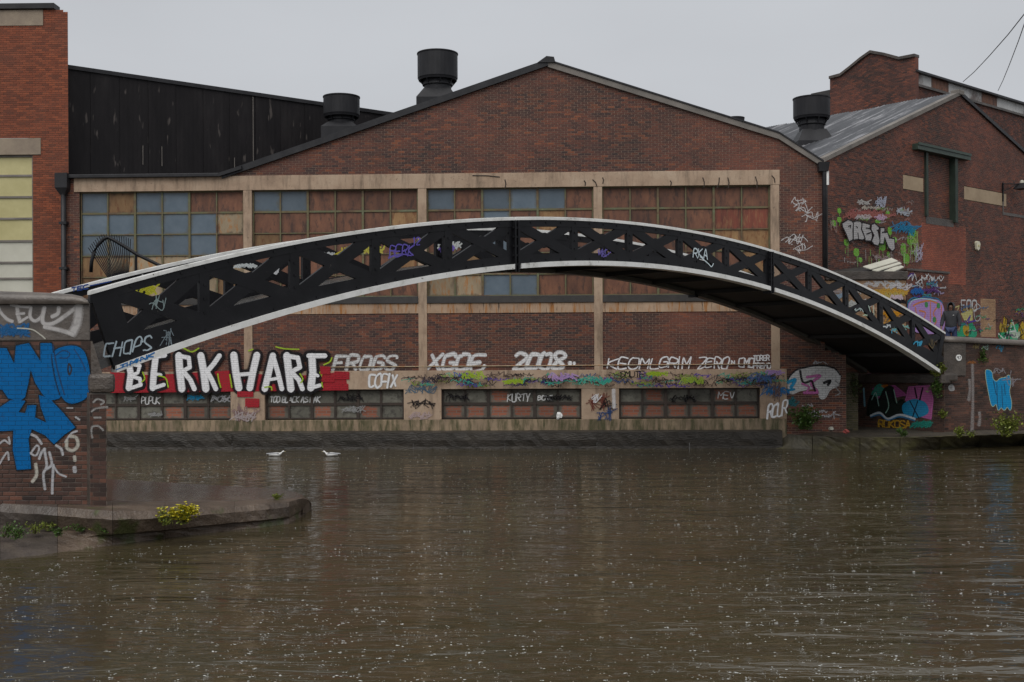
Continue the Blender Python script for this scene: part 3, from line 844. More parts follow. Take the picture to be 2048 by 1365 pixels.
# gutter and rain pipes
g0, g1 = FF.px(122, 356), FF.px(440, 352)
MB().box(g0[0], g1[0], -.2, .02, zg - .06, zg + .06).build('gutter', M['lead'], fac, bevel=.02)
MB().hull([(g1[0], -.2, zg - .06), (g1[0], .02, zg - .06), (g1[0], .02, zg + .06), (g1[0], -.2, zg + .06)], [(k0[0] + .7, -.2, zg + .18), (k0[0] + .7, .02, zg + .18), (k0[0] + .7, .02, zg + .3), (k0[0] + .7, -.2, zg + .3)]).build('gutter_end', M['lead'], fac)
hx = fx(130, 400)
dp = MB().box(hx - .22, hx + .2, -.32, -.02, fz(378, 130), fz(349, 130)).hull([(hx - .22, -.32, fz(378, 130)), (hx + .2, -.32, fz(378, 130)), (hx + .2, -.02, fz(378, 130)), (hx - .22, -.02, fz(378, 130))], [(hx - .08, -.2, fz(392, 130)), (hx + .08, -.2, fz(392, 130)), (hx + .08, -.05, fz(392, 130)), (hx - .08, -.05, fz(392, 130))]).build('hopper_head', M['lead'], fac)
dpp = MB().tube([(hx, -.13, fz(385, 130)), (hx, -.13, .5)], .085, 10).build('downpipe', M['lead'], fac, 'black cast downpipe at the left corner', smooth=True)
for py in (450, 540): MB().box(hx - .13, hx + .13, -.22, 0, fz(py, 130), fz(py - 5, 130)).build('pipe_clip', M['lead'], dpp)
hx2 = fx(1647, 450)
rp = MB().tube([(hx2, -.16, fz(330, 1648)), (hx2, -.16, fz(346, 1648)), (hx2, -.15, fz(545, 1648))], .075, 10).build('downpipe', M['lead'], fac, 'black downpipe at the right corner with a white top length', smooth=True)
MB().tube([(hx2 + .1, -.17, fz(344, 1650)), (hx2 + .1, -.17, fz(372, 1650))], .05, 8).build('pipe_sleeve', M['white'], rp, 'white painted length')
MB().hull([(k2[0] - .18, -.25, k2[1] - .3), (k2[0] + .12, -.25, k2[1] - .3), (k2[0] + .12, .1, k2[1] - .3), (k2[0] - .18, .1, k2[1] - .3)], [(k2[0] - .2, -.3, k2[1] + .0), (k2[0] + .16, -.3, k2[1] + .0), (k2[0] + .16, .1, k2[1]), (k2[0] - .2, .1, k2[1])]).build('hopper_head', M['lead'], rp)
# rusted conduit across the brick panels
MB().tube([(fx(640, 733), -.035, fz(733)), (bays[3][1], -.035, fz(731))], .018, 6).build('conduit', M['pt'], fac)
# broken concrete: cracks with exposed bars on the beam
ck = MB(); rc = random.Random(11)
for px, py, l in ((945, 352, 55), (1010, 360, 18), (1168, 362, 10), (1185, 360, 14), (1205, 356, 12), (1340, 362, 10), (1405, 356, 20), (1438, 356, 22), (1455, 356, 22), (1510, 354, 24), (1543, 352, 14)):
    p = FF.px(px, py); q = FF.px(px + (l if l > 40 else rc.uniform(-8, 10)), py + (3 if l > 40 else l))
    ck.tube([(p[0], -.055, p[1]), ((p[0] + q[0]) / 2 + .03, -.06, (p[1] + q[1]) / 2 + .02), (q[0], -.055, q[1])], .018, 5)
ck.build('exposed_bars', M['bframe'], fac, kind='stuff')

# ---- graffiti on the factory
G = Paint(FF, y=-.05, mortar=.35, wear=.12)
G.fill([(222, 745), (300, 752), (470, 742), (560, 756), (690, 745), (694, 780), (222, 785)], RED, edge=2)
def letter(strokes, o=0):
    for pts, w_ in strokes: G.stroke([(x + o, y) for x, y in pts], BLACK, w_ * .86 + 12, False, .1, wear=.05)
def letter2(strokes):
    for pts, w_ in strokes: G.stroke(pts, WHITE, w_ * (.88 if w_ > 14 else .72), False, .12, wear=.12)
LET = [
    [([(258, 728), (262, 748), (258, 776)], 15), ([(260, 728), (280, 732), (276, 746), (262, 752)], 10), ([(262, 752), (280, 758), (282, 770), (258, 778)], 11)],
    [([(312, 712), (308, 745), (306, 776)], 15), ([(308, 714), (330, 711)], 13), ([(309, 748), (322, 750)], 9), ([(306, 777), (328, 770)], 11)],
    [([(358, 712), (360, 745), (364, 778)], 17), ([(356, 712), (378, 716), (380, 735), (362, 745)], 12), ([(368, 745), (381, 760), (389, 778)], 14)],
    [([(402, 712), (408, 745), (412, 778)], 17), ([(439, 712), (428, 728), (414, 744)], 14), ([(414, 742), (424, 760), (432, 778)], 14)],
    [([(468, 711), (472, 745), (478, 776)], 17), ([(514, 711), (506, 745), (500, 776)], 16), ([(474, 750), (502, 748)], 11)],
    [([(546, 712), (538, 745), (530, 778)], 15), ([(546, 712), (556, 745), (564, 778)], 14), ([(538, 760), (556, 757)], 9)],
    [([(574, 712), (578, 745), (582, 778)], 17), ([(572, 712), (596, 716), (600, 735), (580, 746)], 13), ([(584, 746), (598, 760), (605, 778)], 14)],
    [([(624, 714), (626, 745), (622, 776)], 17), ([(618, 712), (650, 712)], 14), ([(624, 746), (636, 752)], 9), ([(620, 777), (640, 771)], 11)]]
for L_ in LET: letter(L_); 
for L_ in LET: letter2(L_)
for pts in ([(286, 745), (290, 758), (284, 764)], [(318, 752), (332, 757), (337, 775)], [(436, 748), (438, 762), (442, 775)], [(460, 750), (464, 775)], [(640, 745), (646, 757), (644, 770), (650, 778)], [(368, 697), (384, 704), (398, 697)], [(552, 694), (570, 698), (598, 699)], [(648, 730), (660, 724), (664, 716)], [(498, 702), (506, 699)], [(600, 748), (606, 758), (602, 766)], [(530, 775), (542, 774), (544, 780)]):
    G.stroke(pts, LIME, 2.6, True)
for x0, y0, x1, y1 in ((642, 734, 660, 748), (645, 752, 668, 764), (648, 768, 696, 780), (670, 744, 698, 758), (476, 784, 506, 793), (492, 798, 518, 814)):
    G.fill([(x0, y0), (x1, y0 + 1), (x1, y1), (x0, y1)], RED, edge=2)
G.build(fac, 'big white letters BERK HARE outlined in black on a red ground')

G = Paint(FF, y=-.0, mortar=.55, wear=.25)
G.text('FROGS', 666, 740, 27, 19, (.6, .6, .6), 5.2, .36, -.005, .3, .05, wear=.5)
G.build(fac, 'white FROGS lettering on brick')
G = Paint(FF, y=-.0, mortar=.5, wear=.2)
G.text('XGOE,', 856, 739, 28, 22, (.68, .68, .69), 6.2, .3, 0, .22, .1)
G.build(fac, 'white XGOE lettering on brick')
G = Paint(FF, y=-.0, mortar=.5, wear=.2)
G.text('2008', 1027, 738, 30, 20, (.72, .72, .73), 6.4, .28, 0, .25, .08); G.text('..', 1140, 728, 12, 14, WHITE, 6)
G.build(fac, 'white 2008 lettering on brick')
G = Paint(FF, y=-.0, mortar=.3, wear=.2)
G.text('KEOML', 1215, 737, 20, 17, WHITE, 2.2, .24, 0, .2, .1); G.text('GRIM', 1318, 736, 20, 15, WHITE, 2.2, .22, 0, .25, .1)
G.text('ZERO', 1396, 736, 20, 13, WHITE, 2.3, .18, 0, .2, .14)
G.text('N', 1463, 729, 7, 6, WHITE, 2); G.text('CMO', 1433 + 44, 735, 18, 9, WHITE, 2.4, .15, 0, .1, .06)
G.text('TORER', 1507, 722, 10, 5.2, WHITE, 1.9, .25, -.03); G.text('FREMO', 1507, 737, 10, 5.6, WHITE, 1.9, .25)
G.build(fac, 'row of thin white handwritten tags on brick')
G = Paint(FF, y=-.055, mortar=0, wear=.25)
G.text('COFIX', 737, 773, 24, 11, (.7, .7, .71), 3.4, .16, .02, .15, .1)
G.build(fac, 'white COFIX tag on the lower beam')
rt = random.Random(21)
G = Paint(FF, y=-.055, mortar=0, wear=.45)
cols = [BLACK, NAVY, (.05, .04, .06), PURPLE, (.09, .06, .05), BLACK, TEAL, (.22, .3, .05)]
for i in range(170):
    x = rt.uniform(800, 1545); wd_ = rt.uniform(14, 46); h_ = rt.uniform(6, 13); y_ = rt.uniform(743, 776 - h_)
    G.tag(x, y_, wd_, h_, rt.choice(cols), rt.uniform(1.0, 1.9), rt, .75)
for x0, y0, x1, y1, c in ((925, 742, 965, 760, LIME), (1010, 758, 1045, 768, LIME), (1295, 744, 1330, 752, LIME), (1360, 754, 1400, 768, (.3, .42, .05)), (1165, 752, 1222, 770, TEAL), (1105, 742, 1150, 762, LILAC), (1500, 744, 1545, 768, (.06, .12, .28)), (1530, 740, 1560, 750, LILAC)):
    for _ in range(3): G.tag(x0 + rt.uniform(-3, 3), y0, x1 - x0, y1 - y0, c, 2.6, rt, .7)
G.text('SMUTE', 1240, 754, 11, 8, BLACK, 1.8, .2, 0, .1, .1)
G.build(fac, 'crowded small dark, green and lilac tags along the lower beam')
G = Paint(FF, y=-.05, mortar=0, wear=.4)
for x, y, w_, h_, c, n_ in ((818, 770, 50, 18, (.1, .16, .22), 4), (822, 798, 46, 20, BLACK, 3), (820, 824, 40, 16, (.45, .35, .34), 4), (1180, 786, 30, 36, (.16, .04, .03), 5), (1205, 795, 22, 30, BLACK, 3), (1196, 812, 28, 30, NAVY, 3), (470, 805, 40, 40, (.25, .16, .16), 4), (470, 822, 38, 22, (.42, .36, .36), 4), (1186, 788, 14, 20, WHITE, 2), (1530, 770, 40, 24, (.03, .16, .38), 6), (1545, 745, 14, 70, (.15, .1, .1), 3)):
    for _ in range(n_): G.tag(x, y, w_, h_, c, 1.7, rt, .75)
G.stroke([(1227, 780), (1228, 815)], WHITE, 5, False, 1, .6)
G.text('RCUR', 1534, 838, 26, 9, WHITE, 3, .1, -.25, .1, .08)
G.build(fac, 'tags down the concrete piers')
G = Paint(FF, y=.125, mortar=0, wear=.4)
for x, y, t_, h_, w_ in ((283, 808, 'PUPUK', 13, 6), (540, 805, 'TOO BLACK AS NAK', 11, 5.5), (1014, 803, 'KURTY', 14, 7.5), (1076, 800, 'BONE', 8, 6), (1436, 797, 'MEV', 12, 9)):
    G.text(t_, x, y, h_, w_, (.62, .62, .62), 1.7, .25, 0, .1, .1)
for x, y, w_, h_, c in ((375, 790, 30, 12, SKY_B), (680, 787, 40, 18, BLACK), (690, 812, 36, 14, GREY), (895, 785, 40, 18, BLACK), (1090, 790, 50, 12, BLACK), (1340, 790, 50, 14, BLACK), (250, 790, 20, 14, GREY), (300, 822, 26, 14, GREY), (425, 790, 36, 16, (.4, .4, .42))):
    for _ in range(3): G.tag(x, y, w_, h_, c, 1.8, rt, .7)
G.build(fac, 'tags scrawled over the basement panes')
G = Paint(FF, y=0, mortar=.5, wear=.3)
body = [(1573, 780), (1574, 762), (1590, 742), (1612, 735), (1640, 731), (1665, 736), (1679, 748), (1676, 770), (1660, 780), (1650, 796), (1640, 796), (1632, 778), (1600, 782), (1585, 788)]
G.fill(body, (.62, .62, .62), .95, True, 2)
for pts, c, w_ in (([(1600, 742), (1606, 765), (1622, 762)], BLACK, 4), ([(1573, 782), (1574, 762), (1590, 742), (1612, 735), (1640, 731), (1668, 737), (1680, 750)], BLACK, 3), ([(1614, 755), (1640, 752), (1622, 768), (1634, 784), (1608, 786)], PINK, 5), ([(1604, 768), (1618, 775), (1614, 786), (1636, 786)], PINK, 4), ([(1624, 763), (1630, 782)], BLACK, 4), ([(1648, 766), (1660, 762), (1656, 770)], BLACK, 5), ([(1576, 765), (1590, 760), (1582, 775)], SKY_B, 6)):
    G.stroke(pts, c, w_, True)
for _ in range(5): G.tag(1545, 772, 34, 22, SKY_B if _ % 2 else BLUE, 3, rt, .8)
for _ in range(3): G.tag(1570, 795, 22, 18, (.03, .14, .16), 4, rt, .8)
for i, (x, y, w_, h_) in enumerate(((1605, 808, 20, 8), (1614, 820, 40, 7), (1616, 829, 44, 6), (1660, 818, 16, 22), (1626, 722, 26, 7))): G.tag(x, y, w_, h_, (.5, .5, .52), 1.6, rt, .7)
G.stroke([(1670, 762), (1678, 770), (1672, 776), (1680, 786), (1670, 792)], GREY, 2, True)
G.build(fac, 'faded silver and pink piece on brick by the bridge foot')
G = Paint(FF, y=0, mortar=.4, wear=.5)
for x, y, w_, h_ in ((1582, 394, 30, 18), (1590, 406, 30, 20), (1612, 424, 28, 20), (1568, 474, 40, 18), (1586, 468, 20, 14), (1590, 486, 26, 22)):
    for _ in range(2): G.tag(x, y, w_, h_, (.6, .58, .58), 1.4, rt, .75)
G.build(fac, 'small white tags on the brick beside the last window')

# ------------------------------------------------------------------ roof ventilators
def vent(px, top, bot, halfw, Y, base_py, label, zbase=None):
    c = at_depth(px, top, Y); r = halfw * Y / FPX
    zt = at_depth(px, top + halfw * .18, Y).z; zb = at_depth(px, bot, Y).z; zs = at_depth(px, base_py, Y).z
    t = thing('roof_vent', label, 'roof vent', Matrix.Translation((c.x, Y, zs)), 'cowled vents on the roofs')
    zt -= zs; zb -= zs
    MB().lathe([(r * .86, zb + .02), (r * .97, zb), (r, zb + .06), (r * 1.03, zb + .1), (r * 1.03, zt - .06), (r * 1.06, zt - .04), (r * 1.06, zt), (r, zt), (r * .96, zt - .12), (r * .9, zt - .5), (.01, zt - .52)], k=32).build('drum', M['vent'], t, smooth=False)
    h = zb
    d = MB().lathe([(r * .98, h * .82), (r * .98, h + .02), (r * .62, h + .02)], k=24); 
    MB().lathe([(r * .7, h * .5), (r * .7, h * .74), (r * .78, h * .78), (r * .72, h + .1)], k=24).build('neck', M['vent'], t)
    b = MB(); q = r * 1.02
    b.hull([(-q, -q, -1.2), (q, -q, -1.2), (q, q, -1.2), (-q, q, -1.2)], [(-q, -q, .05), (q, -q, .05), (q, q, .05), (-q, q, .05)])
    b.hull([(-q, -q, .05), (q, -q, .05), (q, q, .05), (-q, q, .05)], [(-r * .66, -r * .66, h * .55), (r * .66, -r * .66, h * .55), (r * .66, r * .66, h * .55), (-r * .66, r * .66, h * .55)])
    b.build('base', M['vent'], t)
    br = MB()
    for a in range(8):
        a = a * math.pi / 4 + .2
        br.tube([(r * .68 * math.cos(a), r * .68 * math.sin(a), h * .72), (r * .98 * math.cos(a), r * .98 * math.sin(a), h + .05)], .025, 5)
    br.build('bracket', M['vent'], t)
vent(875, 101, 163, 39, 44.5, 205, 'tall dark round vent standing clear against the sky left of the gable ridge')
vent(683, 188, 236, 35, 43.6, 262, 'round vent low in front of the black shed wall')
vent(1623, 191, 240, 35, 47.0, 290, 'round vent rising from the wet corrugated roof beside the tall brick block')
vent(1470, 233, 262, 18, 52.0, 285, 'small vent whose cap just peeps over the right slope of the factory')

# =================================================================== 3. LEFT BUILDING, BLACK SHED
lef = thing('brick_warehouse', 'orange red brick warehouse wall with yellowed panels at the left edge', 'warehouse', FL.M)
def lx(px, py=300): return FL.px(px, py)[0]
def lz(py, px=60): return FL.px(px, py)[1]
xe = lx(137)
lpoly = [(lx(-420), .3), (xe, .3), (xe, lz(26, 130)), (lx(128), lz(26, 130)), (lx(128), lz(19, 120)), (lx(-420), lz(19, 60))]
lh = [(lx(-300), lx(88), lz(52), lz(20.5)), (lx(-300), lx(82), lz(310), lz(277)), (lx(-300), lx(65), lz(700), lz(310))]
brick_wall(lef, lpoly, lh, M['brick_or'], M['mortar_or'], singles=(lx(95), lz(380)), nsing=300)
zt2 = lz(27, 130)
MB().hull([(xe - .5, .002, .3), (xe - .001, .002, .3), (xe - .001, .002, zt2), (xe - .5, .002, zt2)], [(xe - .9, .8, .3), (xe - .4, .8, .3), (xe - .4, .8, zt2), (xe - .9, .8, zt2)]).build('side_wall', M['brick_or'], lef)
MB().box(lx(-300), lx(88), -.03, .3, lz(52), lz(20.5)).build('lintel', M['yardstone'], lef, bevel=.01)
MB().box(lx(-300), lx(82), -.03, .3, lz(310), lz(277)).build('lintel', M['yardstone'], lef, bevel=.01)
MB().box(lx(-420), lx(112), -.12, .4, lz(19.5) + .002, lz(8.5)).build('coping', M['lead'], lef, bevel=.01)
ys = [312, 351, 394, 437, 482, 525, 557, 600, 643, 690]
for k_, (x0, x1) in enumerate(((lx(-70), lx(64)), (lx(-205), lx(-71)))):
    wf = MB()
    for y_ in ys: wf.box(x0, x1, .06, .13, lz(y_) - .035, lz(y_) + .035)
    wf.box(x0 - .02, x0 + .03, .055, .131, lz(690), lz(312)); wf.box(x1 - .03, x1 + .02, .055, .131, lz(690), lz(312))
    wo = wf.build('panel_window', M['verge'], lef)
    for i in range(len(ys) - 1):
        MB().box(x0 + .02, x1 - .02, .10, .115, lz(ys[i + 1]) + .03, lz(ys[i]) - .03).build('panel', M['yellow'] if i < 4 else M['palep'], wo)
MB().box(lx(-300), lx(66), .14, .3, .3, lz(309)).build('inner_wall', M['slate'], lef)

# black shed: top edge runs back from the corner
YA, YB = 40.3, 47.5
pa, pb = at_depth(120, 129.5, YA), at_depth(800, 229, YB)
ang = math.atan2(pb.y - pa.y, pb.x - pa.x)
FS = Frame((pa.x, pa.y), ang)
shed = thing('black_shed', 'tall shed clad in black tarred sheets behind the factory gutter', 'shed', FS.M)
ln = (pb - pa).length + 9
zt0 = pa.z; slope_z = (pb.z - pa.z) / (pb - pa).length
nS = 22
for i in range(nS):
    a, b = ln * i / nS + .006, ln * (i + 1) / nS - .006
    za, zb = zt0 + slope_z * a, zt0 + slope_z * b
    mb = MB()
    mid = za * .5 + 5.0 * .5
    kx = 6
    vs, fs = [], []
    for q in range(kx * 2 + 1):
        x = a + (b - a) * q / (kx * 2); yy = -.003 if q % 2 else 0.0
        z1 = zt0 + slope_z * x
        vs += [(x, yy - .008 * (i % 2), 5.0), (x, yy - .008 * (i % 2), z1)]
    fs = [(2 * q, 2 * q + 2, 2 * q + 3, 2 * q + 1) for q in range(kx * 2)]
    pyd('cladding_sheet', vs, fs, M['shed'], shed)
MB().hull([(0, .03, 4.8), (0, 6, 4.8), (0, 6, zt0 - .05), (0, .03, zt0 - .05)], [(ln, .03, 4.8), (ln, 6, 4.8), (ln, 6, zt0 + slope_z * ln - .05), (ln, .03, zt0 + slope_z * ln - .05)]).build('wall', M['shed'], shed)
MB().hull([(0, -.07, zt0 - .12), (0, .2, zt0 - .12), (0, .2, zt0 + .02), (0, -.07, zt0 + .02)], [(ln, -.07, zt0 + slope_z * ln - .12), (ln, .2, zt0 + slope_z * ln - .12), (ln, .2, zt0 + slope_z * ln + .02), (ln, -.07, zt0 + slope_z * ln + .02)]).build('edge_trim', M['lead'], shed)
for px_, y0_, y1_ in ((505, 195, 325), (285, 292, 330), (323, 294, 333), (468, 316, 338)):
    p0 = FS.px(px_, y0_); p1 = FS.px(px_, y1_)
    MB().box(p0[0] - .012, p0[0] + .012, -.06, -.045, p1[1], p0[1]).build('seam_strip', M['verge'], shed)

# =================================================================== 4. WORKSHOP GABLE ON THE RIGHT
wk = thing('gabled_workshop', 'dark brick workshop gable with a bricked up hoist door and green steel lintel', 'workshop', FR.M)
def rx(px, py=400): return FR.px(px, py)[0]
def rz(px, py): return FR.px(px, py)[1]
e0 = FR.px(1649, 318); ap = FR.px(1918, 186); e1 = FR.px(2050, 306); 
xend = e1[0] + 9; ze = ap[1] + (e1[1] - ap[1]) / (e1[0] - ap[0]) * (xend - ap[0])
rpoly = [(-1.3, 1.0), (xend, 1.0), (xend, max(ze, 5)), ap, (0.02, e0[1]), (-1.3, e0[1] - .55)]
dX0, dX1, dZ1, dZ0 = rx(1851, 380), rx(1906, 380), rz(1878, 312), rz(1878, 437)
b0 = (rx(1806, 365), rx(1846, 372)); bz1, bz0 = rz(1806, 350), rz(1806, 378)
b1 = (rx(1928, 385), rx(2012, 395))
p0x, p1x, pz1, pz0 = rx(1842, 500), rx(1931, 500), rz(1885, 452), rz(1885, 566)
tx0, tx1, tz1, tz0 = rx(1961, 640), rx(1991, 640), rz(1975, 598), rz(1975, 675)
rh = [(dX0, dX1, dZ0 - .3, dZ1 + .16), (b0[0], b0[1], bz0, bz1), (b1[0], b1[1], bz0, bz1), (p0x, p1x, pz0, pz1), (tx0, tx1, tz0, tz1)]
brick_wall(wk, rpoly, rh, M['brick2'], M['mortar'], singles=(rx(2000, 560), rz(2000, 560)), nsing=300)
R_ = [(p0x, pz0), (p1x, pz0), (p1x, pz1), (p0x, pz1)]
def sub_bricks(poly, bm_, mm_, y, nm='infill_wall'):
    brick_wall(wk, poly, [], bm_, mm_, y=y, name=nm)
sub_bricks(R_, M['brick_red'], M['mortar_dk'], -.004, 'patch_wall')
sub_bricks([(tx0, tz0), (tx1, tz0), (tx1, tz1), (tx0, tz1)], M['brick_tan'], M['mortar'], -.003, 'patch_wall')
sub_bricks([(dX0, dZ0), (dX1, dZ0), (dX1, dZ1), (dX0, dZ1)], M['brick'], M['mortar'], .14, 'infill_wall')
MB().box(dX0, dX1, -.02, .2, dZ0 - .3, dZ0).build('door_sill', M['dstone'], wk, bevel=.01)
MB().box(b0[0], b0[1], -.015, .2, bz0, bz1).build('stone_band', M['bandstone'], wk, bevel=.008)
MB().box(b1[0], b1[1], -.015, .2, bz0, bz1).build('stone_band', M['bandstone'], wk, bevel=.008)
lz1 = dZ1 + .18
MB().box(rx(1824, 305), rx(1930, 316), -.26, .1, dZ1 + .01, lz1 + .06).box(rx(1824, 305), rx(1930, 316), -.30, -.26, lz1 + .0, lz1 + .1).build('hoist_lintel', M['green'], wk, 'green painted steel lintel over the hoist door')
MB().box(dX0 - .1, dX0 + .06, -.1, .16, dZ0, dZ1 + .008).build('door_jamb', M['green_dk'], wk)
MB().box(dX1 - .06, dX1 + .16, -.14, .16, dZ0 - .1, dZ1 + .008).build('door_jamb', M['green_dk'], wk)
# verge copings and roof
def wkverge(p, q, lo, hi, y0, y1, m, nm):
    return MB().hull([(p[0], y0, p[1] + lo), (p[0], y1, p[1] + lo), (p[0], y1, p[1] + hi), (p[0], y0, p[1] + hi)], [(q[0], y0, q[1] + lo), (q[0], y1, q[1] + lo), (q[0], y1, q[1] + hi), (q[0], y0, q[1] + hi)]).build(nm, m, wk)
wkverge((-.12, e0[1] - .03), ap, -.10, .06, -.1, .22, M['verge'], 'verge')
wkverge(ap, (xend, ze), -.10, .05, -.1, .22, M['lead'], 'verge')
MB().box(ap[0] - .25, ap[0] + .22, -.13, .25, ap[1] - .1, ap[1] + .1).build('ridge_stone', M['verge'], wk, bevel=.03)
# corrugated roof sheets, left slope, in overlapping strips
nC = 7; D2 = 12
for i in range(nC):
    ya, yb = .2 + (D2 - .2) * i / nC, .2 + (D2 - .2) * (i + 1) / nC
    vs, fs = [], []; kk = 24; up = .03 * (i % 2)
    for q in range(kk + 1):
        yy = ya + (yb - ya) * q / kk - .02
        hh = .025 * (1 if q % 2 else -1) + up + .05
        vs += [(-.25, yy, e0[1] - .12 + hh), (ap[0], yy, ap[1] - .02 + hh)]
    fs = [(2 * q, 2 * q + 1, 2 * q + 3, 2 * q + 2) for q in range(kk)]
    pyd('roof_sheet', vs, fs, M['corr'], wk)
MB().hull([(ap[0], .2, ap[1] - .05), (xend, .2, ze - .05), (xend, .2, ze + .02), (ap[0], .2, ap[1] + .02)], [(ap[0], D2, ap[1] - .05), (xend, D2, ze - .05), (xend, D2, ze + .02), (ap[0], D2, ap[1] + .02)]).build('roof', M['corr'], wk)
MB().tube([(-.02, -.12, e0[1] - .35), (-.02, -.12, 3.2)], .02, 6).build('cable_run', M['cable'], wk)
# recess outline high on the right
rxx0 = rx(2004, 415); 
MB().box(rxx0, rxx0 + .1, -.03, .05, rz(2004, 430), rz(2004, 372)).box(rxx0 + .1, rxx0 + 3.2, -.03, .05, rz(2004, 430), rz(2004, 430) + .12).build('stone_string', M['dstone'], wk)

G = Paint(FR, y=0, mortar=.45, wear=.25)
def z6(pts): return [(1640 + x / 9.1, 390 + y / 9.1) for x, y in pts]
for x, y, w_, h_ in ((1667, 447, 6, 9), (1678, 422, 5, 8), (1678, 440, 6, 8), (1775, 430, 6, 12), (1755, 443, 8, 5), (1779, 462, 6, 12), (1788, 480, 7, 8), (1712, 505, 8, 12), (1720, 520, 5, 7), (1764, 490, 10, 18), (1806, 500, 8, 20), (1820, 480, 10, 16), (1812, 518, 9, 16), (1692, 485, 7, 10), (1776, 510, 4, 10), (1826, 466, 8, 14)):
    G.fill([(x - w_ / 2, y - h_ / 2), (x + w_ / 2, y - h_ / 2 + 1), (x + w_ / 2, y + h_ / 2), (x - w_ / 2, y + h_ / 2 - 1)], (.2, .47, .07), .9, True, 2)
    G.stroke([(x + w_ * .1, y), (x + w_ * .1, y + h_ * rt.uniform(.6, 1.5))], (.2, .47, .07), 1.3, False)
for x, y, w_, h_, c, n_ in ((1700, 418, 60, 18, (.4, .14, .13), 6), (1690, 424, 100, 14, (.38, .14, .12), 5), (1712, 430, 26, 10, (.55, .5, .5), 4), (1752, 428, 16, 14, (.6, .42, .55), 5), (1714, 400, 22, 10, (.5, .48, .46), 3), (1752, 393, 14, 24, (.45, .48, .58), 5), (1722, 412, 34, 8, (.55, .5, .42), 2), (1792, 415, 22, 18, (.5, .55, .62), 4), (1788, 442, 38, 26, (.02, .22, .42), 9), (1812, 455, 12, 18, (.02, .25, .4), 4), (1745, 508, 30, 18, (.35, .28, .27), 3), (1826, 486, 14, 40, (.5, .48, .6), 5), (1656, 430, 16, 40, (.3, .22, .2), 2), (1816, 462, 18, 50, (.3, .45, .12), 3)):
    for _ in range(n_): G.tag(x, y, w_, h_, c, 2.2, rt, .7)
for _ in range(34):
    G.tag(rt.uniform(1662, 1826), rt.uniform(398, 524), rt.uniform(8, 22), rt.uniform(5, 12), rt.choice([(.42, .38, .36), (.36, .2, .18), (.3, .24, .22), (.22, .4, .1), (.5, .5, .52), (.16, .12, .12)]), rt.uniform(1.2, 2.2), rt, .5)
for _ in range(26):
    x_, y_ = rt.uniform(1684, 1834), rt.uniform(486, 520)
    G.stroke([(x_, y_), (x_ + rt.uniform(-1, 1), y_ + rt.uniform(8, 26))], rt.choice([(.2, .45, .07), (.3, .5, .2), (.45, .43, .42)]), rt.uniform(1, 1.8), False, .6, .75)
letters = [[(355, 520), (460, 455), (530, 475), (562, 520), (550, 640), (555, 820), (485, 865), (430, 720), (365, 590)], [(560, 492), (620, 478), (690, 485), (718, 530), (705, 630), (775, 800), (720, 832), (655, 815), (560, 832)],
           [(722, 500), (870, 545), (855, 620), (890, 660), (905, 760), (880, 850), (780, 845), (755, 740), (712, 630)], [(892, 540), (950, 520), (1035, 600), (1010, 680), (1048, 850), (1010, 935), (940, 915), (892, 850), (935, 740), (885, 640)],
           [(1050, 600), (1130, 600), (1130, 690), (1180, 680), (1215, 790), (1310, 800), (1318, 990), (1270, 1032), (1200, 970), (1130, 790), (1110, 905), (1040, 895)]]
for L_ in letters:
    q = z6(L_); G.fill(q, (.42, .41, .41), .97, False, 1.5, .05)
for L_ in letters:
    q = z6(L_); G.stroke(q + [q[0]], BLACK, 2.7, False, .3, wear=.05)
for L_ in ([(470, 580), (510, 565), (500, 610)], [(610, 580), (635, 600)], [(640, 700), (655, 810)], [(790, 610), (860, 620)], [(800, 720), (880, 690)], [(990, 655), (1030, 650)], [(1085, 690), (1130, 680)]):
    G.stroke(z6(L_), BLACK, 2.4, True, .3)
G.build(wk, 'silver bubble letters PRESK outlined in black among green drips')
G = Paint(FR, y=0, mortar=.4, wear=.3)
G.text('FOO', 1922, 621, 20, 8, (.55, .55, .55), 3, .4, .02)
G.stroke([(1946, 620), (1953, 608), (1960, 616), (1948, 622), (1950, 640), (1956, 642), (1960, 636)], (.5, .5, .5), 2, True)
G.fill([(1922, 628), (1944, 620), (1944, 640), (1930, 645)], (.55, .5, .2), .9, False, 2); G.fill([(1914, 668), (1920, 648), (1932, 650), (1930, 672), (1914, 674)], (.03, .36, .18), .9, True, 2)
G.fill([(1934, 655), (1944, 648), (1953, 668), (1944, 676), (1934, 668)], (.03, .36, .2), .9, True, 2); G.fill([(1926, 655), (1936, 652), (1936, 670), (1928, 668)], (.52, .32, .03), .9, True, 2)
G.stroke([(1930, 648), (1940, 632), (1936, 645), (1950, 642)], PURPLE, 3, False); G.stroke([(1908, 616), (1918, 612), (1914, 622)], (.5, .45, .2), 2.4, False)
for x, y, w_, h_, c in ((1996, 660, 22, 24, (.03, .38, .17)), (2006, 632, 6, 32, (.5, .34, .03)), (2016, 640, 20, 40, (.04, .42, .2)), (2036, 644, 26, 34, (.5, .34, .03)), (2020, 662, 20, 14, (.45, .55, .42)), (1998, 646, 8, 18, (.45, .32, .05))):
    G.fill([(x, y + h_ * .5), (x + w_ * .3, y), (x + w_ * .6, y + h_ * .3), (x + w_, y + h_ * .15), (x + w_ * .9, y + h_), (x + w_ * .2, y + h_)], c, .92, False, 2)
for pts in ([(2016, 676), (2024, 642), (2034, 676)], [(2019, 664), (2031, 662)], [(1996, 668), (2008, 680), (2014, 664)]): G.stroke(pts, (.6, .66, .6), 3, False)
for pts in ([(2010, 640), (2008, 664)], [(2038, 650), (2046, 668), (2036, 676)]): G.stroke(pts, BLACK, 2, False)
